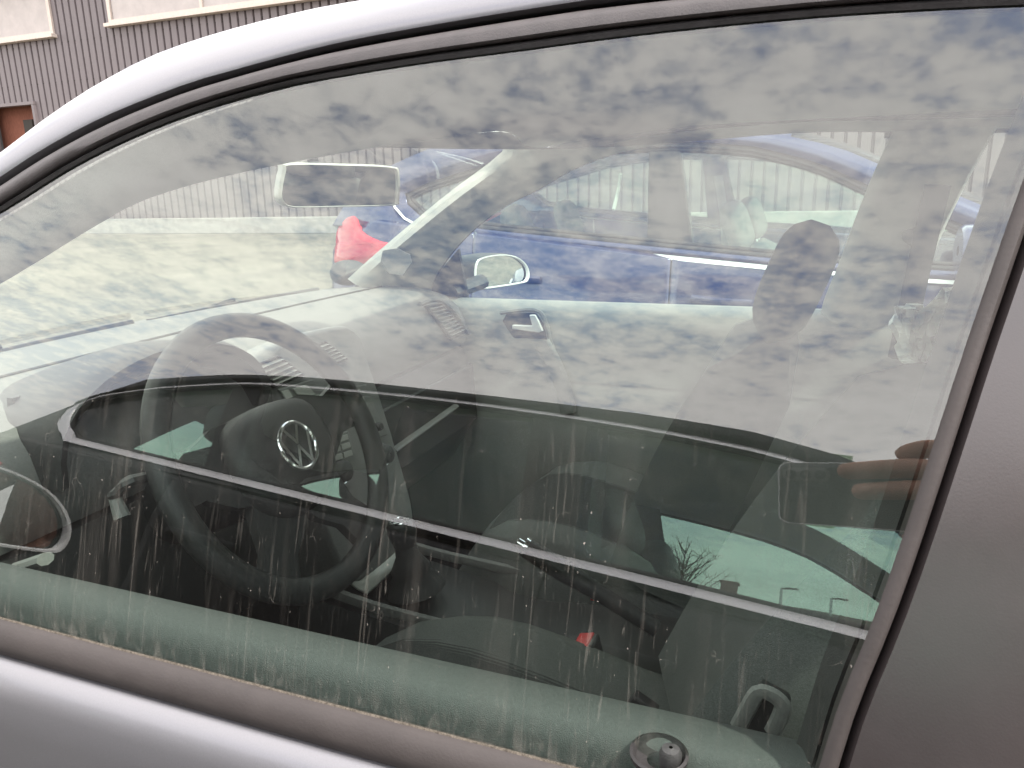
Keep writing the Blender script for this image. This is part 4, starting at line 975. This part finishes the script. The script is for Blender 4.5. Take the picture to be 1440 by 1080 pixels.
# tail lamp wrapping the near rear corner, and its twin
for side in (-1, 1):
    pts = P3([(-1.93, 1.02), (-1.93, 1.08), (-1.90, 1.135), (-1.815, 1.172), (-1.765, 1.115), (-1.66, 1.075), (-1.55, 1.055), (-1.60, 1.005), (-1.80, .975), (-1.92, .970)])
    def tl(p, off):
        l = 2.25-p.x; zs = interp(bluec.sh, l); fr_ = (p.z-.22)/(zs-.22); q = bluec.pt(min(4.19, l), min(1, fr_), side, off); return V((p.x, q.y, p.z))
    m = MB(); rim_ = smooth_path(pts, 3, True); cen = V((-1.80, 0, 1.06))
    m.grid([[tl(cen+(p-cen)*s_, o) for p in rim_] for s_, o in ((1.0, -.01), (1.0, .010), (.93, .020), (.6, .024), (.15, .024))], False, True); m.poly([tl(cen+(p-cen)*.15, .024) for p in rim_])
    m.build('tail_lamp', tail_m, bc, ang=85)
    lamp(bluec, .02, .50, .62, .90, side, 'headlight', lamp_m)
    # door mirror
    s_ = side; c_ = V((.40, 3.575+s_*.97, 1.06)); mm = MB()
    mm.grid([[c_+V((dx, s_*.10*k_*math.cos(a), .075*k_*math.sin(a))) for a in [2*math.pi*q/20 for q in range(20)]] for dx, k_ in ((-.03, .2), (-.03, .9), (-.02, 1.0), (.02, 1.03), (.07, .8), (.10, .35), (.105, .05))], False, True)
    mo = mm.build('door_mirror', blue, bc); MB().tube([c_+V((.02, -s_*.08, -.03)), c_+V((.05, -s_*.17, -.07))], .025, 8).build('mirror_arm', black_paint, mo)
    for l0, l1 in ((1.5, 1.5),): pass
for x, yo, nm in ((-.02, -.36, 'seat'), (-.02, .36, 'seat'), (-.95, -.36, 'rear_seat'), (-.95, .36, 'rear_seat')):
    seat(bc, x+.35, 3.575+yo, 1, .50, .55, fabric, fabric_rib, 20, nm, .50, .5, True, -.02)
MB().grid([[V((x, 3.575+.72*k, z)) for k in (-1, -.5, 0, .5, 1)] for x, z in ((1.15, .92), (.75, .96), (.62, .93), (.60, .75), (.75, .5))]).build('dashboard', dark_plastic, bc, ang=40)
for side in (-1, 1):
    MB().tube([BS(V((-.53, 0, 1.30)), side, -.05), BS(V((-.50, 0, 1.10)), side, -.05), BS(V((-.48, 0, .75)), side, -.05)], .022, 6, True, .0015, upv=(0, 1, 0)).build('seat_belt', grey_plastic, bc)
    gh = MB(); gh.tube(smooth_path([BS(V((-.72, 0, 1.31)), side, -.06), BS(V((-.73, 0, 1.26)), side, -.09), BS(V((-.735, 0, 1.18)), side, -.06)], 4), .007, 6); gh.build('grab_handle', liner, bc)

pale_lining = mat('pale_roof_lining', (0.78, 0.75, 0.66), 0.85, 0, 0.2, 400, 0.06)
# ------------------------------------------------------------------ black car behind the photographer, seen in the glass
sc_ = thing('black_car', (-0.3, -1.49, 0), 'tall black car with chrome-edged windows, seen mirrored in the silver car\'s window', 'car')
prof_s = [(0, .90), (.12, .95), (.30, .985), (.5, 1.0), (.62, .998), (.66, .985), (.85, .97), (.95, .952), (.985, .94), (1.0, .925)]
suv = Car(sc_, 1.95, 1, 4.36, -1.475, .80, [(0, .78), (.25, .92), (.9, 1.06), (1.20, 1.115), (1.8, 1.143), (2.2, 1.182), (2.8, 1.248), (3.4, 1.312), (3.95, 1.37), (4.2, 1.39), (4.36, 1.28)], prof_s, (.92, 3.50), .36, .28, black_paint, tail=.14)
suv.sides([(1.35, 2.42), (2.42, 3.42)]); suv.bonnet(.02, 1.18, .07); suv.ends(); suv.floor(); suv.wheels()
s_outer = dict(A=[(.95, 1.105), (.6, 1.36), (.3, 1.552), (.081, 1.682), (-.008, 1.715), (-.119, 1.752)], R=[(-.119, 1.752), (-.35, 1.785), (-.65, 1.806), (-1.0, 1.824), (-1.397, 1.835), (-1.693, 1.815), (-1.979, 1.745)],
               C=[(-1.979, 1.745), (-2.07, 1.65), (-2.18, 1.50), (-2.28, 1.375)], B=[(-2.28, 1.375), (-1.433, 1.322), (-.856, 1.262), (-.245, 1.196), (.119, 1.160), (.95, 1.105)])
s_dlo = dict(A=[(.78, 1.145), (.55, 1.32), (.25, 1.525), (.05, 1.645), (-.05, 1.682), (-.114, 1.700)], R=[(-.114, 1.700), (-.35, 1.742), (-.644, 1.774), (-1.0, 1.798), (-1.382, 1.802), (-1.618, 1.792), (-1.90, 1.725)],
             C=[(-1.90, 1.725), (-2.06, 1.66), (-2.125, 1.605), (-2.137, 1.549), (-2.09, 1.469), (-1.998, 1.410)], B=[(-1.998, 1.402), (-1.433, 1.340), (-.856, 1.278), (-.245, 1.211), (.119, 1.172), (.78, 1.132)])
SS = greenhouse(suv, s_outer, s_dlo, .725, .38, 1.2, black_paint, pane_suv, [(-.43, -.56, -.52, -.67), (-1.36, -1.47, -1.56, -1.66)], .05, .16, 'loop', pane_suv)
for side in (-1, 1):
    lamp(suv, .02, .45, .66, .90, side, 'headlight', lamp_m); lamp(suv, 4.0, 4.34, .62, .9, side, 'tail_light', tail_m)
    c_ = V((.60, -1.475+side*.90, 1.22)); mm = MB()
    mm.grid([[c_+V((dx, side*.11*k_*math.cos(a), .085*k_*math.sin(a))) for a in [2*math.pi*q/20 for q in range(20)]] for dx, k_ in ((-.03, .2), (-.03, .9), (-.02, 1.0), (.02, 1.03), (.07, .8), (.10, .35), (.105, .05))], False, True)
    mo = mm.build('door_mirror', black_paint, sc_); MB().tube([c_+V((.02, -side*.08, -.04)), c_+V((.05, -side*.20, -.08))], .028, 8).build('mirror_arm', black_paint, mo)
    # window-opening linings inside, pillars
    ge = resample(smooth_path(P3(s_dlo['A'])+P3(s_dlo['R'])[1:], 3), 40)
    MB().grid([[SS(p, side, -.035) for p in ge], [SS(V((p.x, 0, p.z-.02)), side, -.06) for p in ge], [SS(V((p.x-.02, 0, p.z-.035)), side, -.14) for p in ge], [SS(V((p.x, 0, p.z+.05)), side, -.22) for p in ge]]).build('pillar_lining', pale_lining, sc_, ang=60)
    bp_ = MB(); bp_.grid([[SS(V((lerp(a, b_, f), 0, lerp(1.2, 1.76, f))), side, o) for f in (0, .25, .5, .75, 1)] for a, b_, o in ((-.40, -.50, -.02), (-.38, -.48, -.07), (-.93, -1.06, -.08), (-.93, -1.06, -.02))]); bp_.build('pillar_lining', dark_plastic, sc_, ang=50)
    rows = [[V((lerp(.9, -2.1, k/20), -1.475+side*y, interp([(-2.2, 1.37), (-1.43, 1.325), (-.245, 1.20), (.9, 1.11)], lerp(.9, -2.1, k/20))+dz)) for k in range(21)] for y, dz in ((.70, .0), (.685, .02), (.64, .015), (.62, -.05), (.61, -.5))]
    MB().grid(rows).build('door_card', dark_plastic, sc_, ang=50)
for x, yo, nm, bh_ in ((.26, -.36, 'seat', .62), (.26, .36, 'seat', .62), (-.92, -.40, 'rear_seat', .78), (-.92, .0, 'rear_seat', .76), (-.92, .40, 'rear_seat', .78)):
    seat(sc_, x, -1.475+yo, 1, .52 if nm == 'seat' else .42, .80, grey_plastic if nm == 'seat' else dark_plastic, fabric_rib, 20, nm, bh_, .5, yo != 0, -.02)
MB().grid([[V((x, -1.475+.66*k, z)) for k in (-1, -.5, 0, .5, 1)] for x, z in ((1.05, 1.10), (.65, 1.16), (.50, 1.12), (.48, .95), (.62, .7))]).build('dashboard', dark_plastic, sc_, ang=40)
MB().grid([[V((lerp(.10, -1.95, k/8), -1.475+.44*s_, 1.765+.02*math.sin(math.pi*k/8)-.02*abs(s_))) for s_ in (-1, -.5, 0, .5, 1)] for k in range(9)]).build('headliner', pale_lining, sc_)
sr = MB(); sr.box((.30, -1.475, 1.56), .03, .22, .07); sr.tube([V((.30, -1.475, 1.58)), V((.24, -1.475, 1.66))], .012, 6); sr.build('rear_view_mirror', dark_plastic, sc_, bevel=.01)
sw2 = MB(); c_ = V((.33, -1.475+.36, 1.13)); nn = V((-.9, 0, .43)).normalized(); e1 = V((0, 1, 0)); e2 = nn.cross(e1)
sw2.tube([c_+(e1*math.cos(2*math.pi*k/40)+e2*math.sin(2*math.pi*k/40))*.18 for k in range(40)], .016, 8, closed=True); sw2.box(c_, .03, .30, .05); sw2.build('steering_wheel', dark_plastic, sc_)

# ------------------------------------------------------------------ phone and the person holding it
phone_m = mat('phone_back', (0.045, 0.047, 0.05), 0.18, 0, 0.5, 200, 0.15, coat=0.6)
skin_m = mat('skin', (0.48, 0.24, 0.165), 0.55, 0, 0.35, 60, 0.12)
def CF(a, b_, d): return CAM+crt*a+cup*b_+fw*d
ph = MB(); cx, cy_, hw_, hh_, rr_ = .050, -.021, .080, .037, .010
def rrect(hw, hh, r): return [(sx*(hw-r)+r*math.cos(a), sy*(hh-r)+r*math.sin(a)) for sx, sy, a0 in ((1, 1, 0), (-1, 1, 90), (-1, -1, 180), (1, -1, 270)) for a in [R(a0+k*15) for k in range(7)]]
ol = rrect(hw_, hh_, rr_)
ph.grid([[CF(cx+x*s_, cy_+y*s_, d) for x, y in ol] for s_, d in ((.97, -.0060), (.99, -.0066), (1.0, -.0085), (1.0, -.012), (.985, -.0142))], False, True)
ph.poly([CF(cx+x*.97, cy_+y*.97, -.0060) for x, y in ol]); ph.poly([CF(cx+x*.985, cy_+y*.985, -.0142) for x, y in ol])
pho = ph.build('mobile_phone', phone_m, None, ang=50, loc=CF(cx, cy_, -.01)); tag(pho, 'dark mobile phone held sideways, mirrored in the car window', 'phone')
fr = MB(); fr.grid([[CF(cx+x*s_, cy_+y*s_, d) for x, y in ol] for s_, d in ((.985, -.0062), (1.0, -.0060), (1.018, -.008), (1.018, -.0125), (1.0, -.0140))], False, True); fr.build('phone_frame', silver_plastic, pho, ang=50)
cb = MB(); ol2 = rrect(.0235, .0085, .0083)
cb.grid([[CF(.0-.0015+x*s_, .0015+y*s_, d) for x, y in ol2] for s_, d in ((1.0, -.0065), (1.0, -.0045), (.95, -.0040))], False, True); cb.poly([CF(-.0015+x*.95, .0015+y*.95, -.0040) for x, y in ol2])
cbo = cb.build('camera_bump', grey_plastic, pho, ang=50)
for a in (-.016, -.0015, .013):
    MB().lathe([(.0055, 0), (.0055, .0004), (.0045, .0006), (.001, .0006)], CF(a, .0015, -.0040), fw, 18).build('lens', phone_m, cbo)

per = thing('person', (.56, -.44, 0), "person holding up a phone with one hand, mirrored at the window's right edge", 'person')
def skin(name, nodes, edges, m, sub=2, parent=per):
    me = bpy.data.meshes.new(name); o0 = ORG[parent.name]
    me.from_pydata([tuple(V(n[0])-o0) for n in nodes], edges, []); o = bpy.data.objects.new(name, me); col.objects.link(o); o.parent = parent; ORG[o.name] = o0
    md = o.modifiers.new('skin', 'SKIN'); md.use_smooth_shade = True
    for i, n in enumerate(nodes):
        r_ = n[1]; me.skin_vertices[0].data[i].radius = r_ if isinstance(r_, tuple) else (r_, r_)
    me.skin_vertices[0].data[0].use_root = True
    q = o.modifiers.new('smoothing', 'SUBSURF'); q.levels = sub; q.render_levels = sub
    me.materials.append(m); return o
nodes = []; edges = []
def nd(p, r_, par=None):
    nodes.append((V(p), r_))
    if par is not None: edges.append((par, len(nodes)-1))
    return len(nodes)-1
pel = nd((.57, -.45, .95), (.145, .105))
wa = nd((.57, -.45, 1.08), (.13, .095), pel); ch = nd((.57, -.455, 1.27), (.155, .105), wa); nk0 = nd((.56, -.45, 1.43), (.085, .07), ch)
nk = nd((.545, -.43, 1.51), (.055, .055), nk0); jaw = nd((.52, -.40, 1.575), (.062, .078), nk); crn = nd((.525, -.41, 1.655), (.076, .095), jaw); tp = nd((.53, -.42, 1.715), (.06, .07), crn)
rs_ = nd((.735, -.43, 1.395), .062, ch); re_ = nd((.69, -.24, 1.14), .044, rs_); rf1 = nd((.50, -.09, 1.18), .040, re_)
wr = nd(CF(.235, -.045, -.060), .027, rf1); pm = nd(CF(.175, -.022, -.028), (.030, .020), wr)
def finger(ps, rs): 
    k = pm
    for p, r_ in zip(ps, rs): k = nd(p, r_, k)
finger([CF(.132, .030, -.016), CF(.112, .034, -.004), CF(.094, .029, -.003), CF(.084, .021, -.004)], [.0120, .0115, .0105, .0095])
finger([CF(.135, .006, -.004), CF(.104, .010, .007), CF(.066, .007, .006), CF(.032, .004, .006)], [.0125, .0120, .0112, .0098])
finger([CF(.137, -.014, -.003), CF(.106, -.013, .007), CF(.074, -.016, .006), CF(.045, -.019, .006)], [.0125, .0118, .0108, .0095])
finger([CF(.143, -.036, -.006), CF(.120, -.050, .002), CF(.100, -.062, .000), CF(.086, -.067, -.006)], [.009, .0085, .0075, .0065])
finger([CF(.150, -.010, -.040), CF(.122, -.004, -.030), CF(.095, .000, -.024)], [.013, .0105, .009])
ls = nd((.40, -.50, 1.395), .062, ch); le = nd((.365, -.52, 1.12), .043, ls); lw_ = nd((.37, -.44, .89), .028, le); lh = nd((.37, -.42, .82), (.036, .020), lw_)
for k in range(4):
    y = -.45+.021*k; a = nd((.37, y, .76), .0095, lh); b_ = nd((.375, y+.004, .715-.008*abs(k-1.5)), .008, a)
a = nd((.375, -.375, .79), .011, lh); nd((.38, -.362, .755), .009, a)
for sx in (-1, 1):
    hp_ = nd((.57+sx*.095, -.45, .90), .088, pel); kn_ = nd((.57+sx*.11, -.43, .50), .058, hp_); an = nd((.57+sx*.115, -.46, .09), .042, kn_); nd((.56+sx*.13, -.36, .045), (.042, .035), an)
body = skin('body', nodes, edges, skin_m)
jk = mat('brown_jacket', (0.26, 0.13, 0.10), 0.85, 0, 0.2, 40, 0.2, 0.4, 500); tr_m = mat('dark_trousers', (0.03, 0.033, 0.045), 0.9, 0, 0.2, 80, 0.2, 0.4, 600); hair_m = mat('brown_hair', (0.045, 0.028, 0.018), 0.6, 0, 0.4, 150, 0.4, 0.6, 300)
N_ = [((.57, -.45, .90), (.165, .125)), ((.57, -.45, 1.08), (.155, .12)), ((.57, -.455, 1.27), (.18, .128)), ((.56, -.45, 1.44), (.095, .08)), ((.735, -.43, 1.395), .078), ((.69, -.24, 1.14), .060), ((.50, -.09, 1.18), .053), (tuple(CF(.26, -.052, -.068)), .042), ((.40, -.50, 1.395), .078), ((.365, -.52, 1.12), .058), ((.37, -.445, .91), .044)]
skin('jacket', N_, [(0, 1), (1, 2), (2, 3), (2, 4), (4, 5), (5, 6), (6, 7), (2, 8), (8, 9), (9, 10)], jk)
N_ = [((.57, -.45, .97), (.160, .120)), ((.475, -.45, .88), .103), ((.46, -.43, .50), .074), ((.455, -.46, .10), .064), ((.665, -.45, .88), .103), ((.68, -.43, .50), .074), ((.685, -.46, .10), .064)]
skin('trousers', N_, [(0, 1), (1, 2), (2, 3), (0, 4), (4, 5), (5, 6)], tr_m)
for sx in (-1, 1):
    x = .57+sx*.122; s_ = MB(); s_.grid([[V((x+w*math.cos(a), y, .0+h*max(0, math.sin(a)))) for a in [math.pi*k/10 for k in range(11)]] for y, w, h in ((-.53, .02, .05), (-.51, .042, .10), (-.45, .046, .11), (-.38, .050, .075), (-.30, .048, .055), (-.26, .03, .03))])
    s_.build('shoe', black_paint, per)
hc = V((.527, -.412, 1.665)); fd = V((-.45, .89, -.10)).normalized(); fr_ = V((.89, .45, 0)).normalized()
hr = MB(); rows = []
for i in range(9):
    el = R(-20+110*i/8); rows.append([hc+V((.089*math.cos(el)*math.cos(a), .108*math.cos(el)*math.sin(a), .098*math.sin(el)))-fd*.022 for a in [2*math.pi*k/20 for k in range(20)]])
hr.grid(rows, False, True); hr.build('hair', hair_m, per)
ns = MB(); ns.tube([hc+fd*.098+V((0, 0, -.01)), hc+fd*.118+V((0, 0, -.048)), hc+fd*.100+V((0, 0, -.056))], [.008, .014, .010], 8); ns.build('nose', skin_m, body)
for sx in (-1, 1):
    e = hc+fd*.088+fr_*.032*sx+V((0, 0, -.018)); MB().lathe([(.001, .011), (.008, .008), (.011, 0), (.008, -.008)], e, fd, 14).build('eye', lamp_m, body)
    MB().lathe([(.001, .005), (.012, .003), (.02, -.004)], hc+fr_*.083*sx+V((0, 0, -.03)), fr_*sx, 12).build('ear', skin_m, body)
mo_ = MB(); mo_.tube([hc+fd*.088+fr_*q+V((0, 0, -.082)) for q in (-.024, 0, .024)], .006, 6); mo_.build('mouth', mat('lips', (.38, .16, .13), .5), body)

# ------------------------------------------------------------------ skyline behind the black car, shrub beyond the blue one
leaf_m = mat('leaf', (0.10, 0.14, 0.035), 0.6, 0, 0.4, 4, 0.35); bark = mat('bark', (0.10, 0.075, 0.055), 0.9, 0, 0.2, 20, 0.3)
def leaf_clump(m, c, rad, n, size, rng):
    for _ in range(n):
        while True:
            q = V((rng.uniform(-1, 1), rng.uniform(-1, 1), rng.uniform(-1, 1)))
            if q.length < 1: break
        p = c+V((q.x*rad[0], q.y*rad[1], q.z*rad[2])); e = V((rng.uniform(-1, 1), rng.uniform(-1, 1), rng.uniform(-1, 1))).normalized(); g = e.orthogonal().normalized()
        s_ = size*rng.uniform(.6, 1.3); m.add([p-e*s_, p+g*s_*.45, p+e*s_, p-g*s_*.45], [(0, 1, 2, 3)])
rng = random.Random(3)
def shrub(x, y, h, label):
    o = thing('shrub', (x, y, 0), label, 'shrub'); m = MB()
    for k in range(16):
        a = rng.uniform(0, 6.28); r_ = rng.uniform(0, h*.55); leaf_clump(m, V((x+r_*math.cos(a), y+r_*math.sin(a), h*rng.uniform(.35, .85))), (h*.22, h*.22, h*.18), 90, .05, rng)
    m.build('foliage', leaf_m, o, smooth=False); s_ = MB()
    for k in range(7):
        a = rng.uniform(0, 6.28); s_.tube([V((x, y, 0)), V((x+.2*h*math.cos(a), y+.2*h*math.sin(a), h*.4)), V((x+.4*h*math.cos(a), y+.4*h*math.sin(a), h*.75))], [.03, .02, .008], 5)
    s_.build('stem', bark, o)
p = PY(752, 322, 9.0); shrub(p.x, 9.0, max(.7, p.z+.15), 'yellow green leafy shrub glimpsed through the windows of the blue car')
def bare_tree(x, y, h, label):
    o = thing('bare_tree', (x, y, 0), label, 'tree'); t_ = MB(); t_.tube([V((x, y, 0)), V((x+.1, y, h*.35)), V((x-.05, y, h*.7)), V((x, y, h))], [.16, .12, .06, .015], 8); t_.build('trunk', bark, o)
    c_ = MB()
    for k in range(46):
        z = h*rng.uniform(.35, .92); a = rng.uniform(0, 6.28); l = (h-z)*.42+.35; p0 = V((x, y, z)); d = V((math.cos(a), math.sin(a), 1.1)); p1 = p0+d*l*.5; p2 = p0+d*l+V((0, 0, .1))
        c_.tube([p0, p1, p2], [.035, .02, .006], 5)
        for j in range(4):
            q = p0.lerp(p2, rng.uniform(.4, .95)); e = V((rng.uniform(-1, 1), rng.uniform(-1, 1), rng.uniform(.2, 1))).normalized(); c_.tube([q, q+e*l*.35], [.012, .004], 4)
    c_.build('branches', bark, o)
bare_tree(-4.15, -30, 7.9, 'bare leafless tree on the skyline mirrored through the black car')
roof_t = mat('dark_roof', (0.10, 0.07, 0.06), 0.85, 0, 0.2, 3, 0.2); wallp = mat('pale_render', (0.45, 0.42, 0.38), 0.9, 0, 0.2, 2, 0.1)
ho_ = thing('house', (-1, -36, 0), 'low house with a dark pitched roof and one chimney behind the black car', 'house')
MB().box((-1, -36, 1.9), 18, 7, 3.8).build('wall', wallp, ho_, smooth=False)
rf = MB(); rf.prism([V((-10.4, -32.2, 3.75)), V((-10.4, -36, 5.75)), V((-10.4, -39.8, 3.75))], V((18.8, 0, 0))); rfo = rf.build('roof', roof_t, ho_, smooth=False)
ck = MB(); ck.box((-2.85, -36, 5.95), .7, .7, 1.3); ck.box((-2.85, -36, 6.62), .85, .85, .12); ck.build('chimney', brownwood, rfo, smooth=False)
for x in (-7, -3.5, 0, 3.5, 6.5): 
    w_ = MB(); w_.box((x, -32.47, 1.9), 1.4, .12, 1.3); wo = w_.build('window', cream, ho_, smooth=False); MB().box((x, -32.40, 1.9), 1.2, .04, 1.1).build('pane', dark_m, wo, smooth=False)
for x, y, h, lb in ((-.55, -31, 6.0, 'thin lamp post on the skyline nearer the bare tree'), (1.3, -33, 6.2, 'thin lamp post on the skyline farther from the bare tree')):
    o = thing('lamp_post', (x, y, 0), lb, 'lamp post', 'lamp posts on the skyline'); MB().tube([V((x, y, 0)), V((x, y, h*.5)), V((x, y, h))], [.09, .07, .05], 8).build('pole', rim_m, o)
    MB().tube([V((x, y, h)), V((x+.3, y+.1, h+.06)), V((x+.6, y+.2, h+.05))], [.04, .06, .05], 8).build('lamp_head', grey_plastic, o)
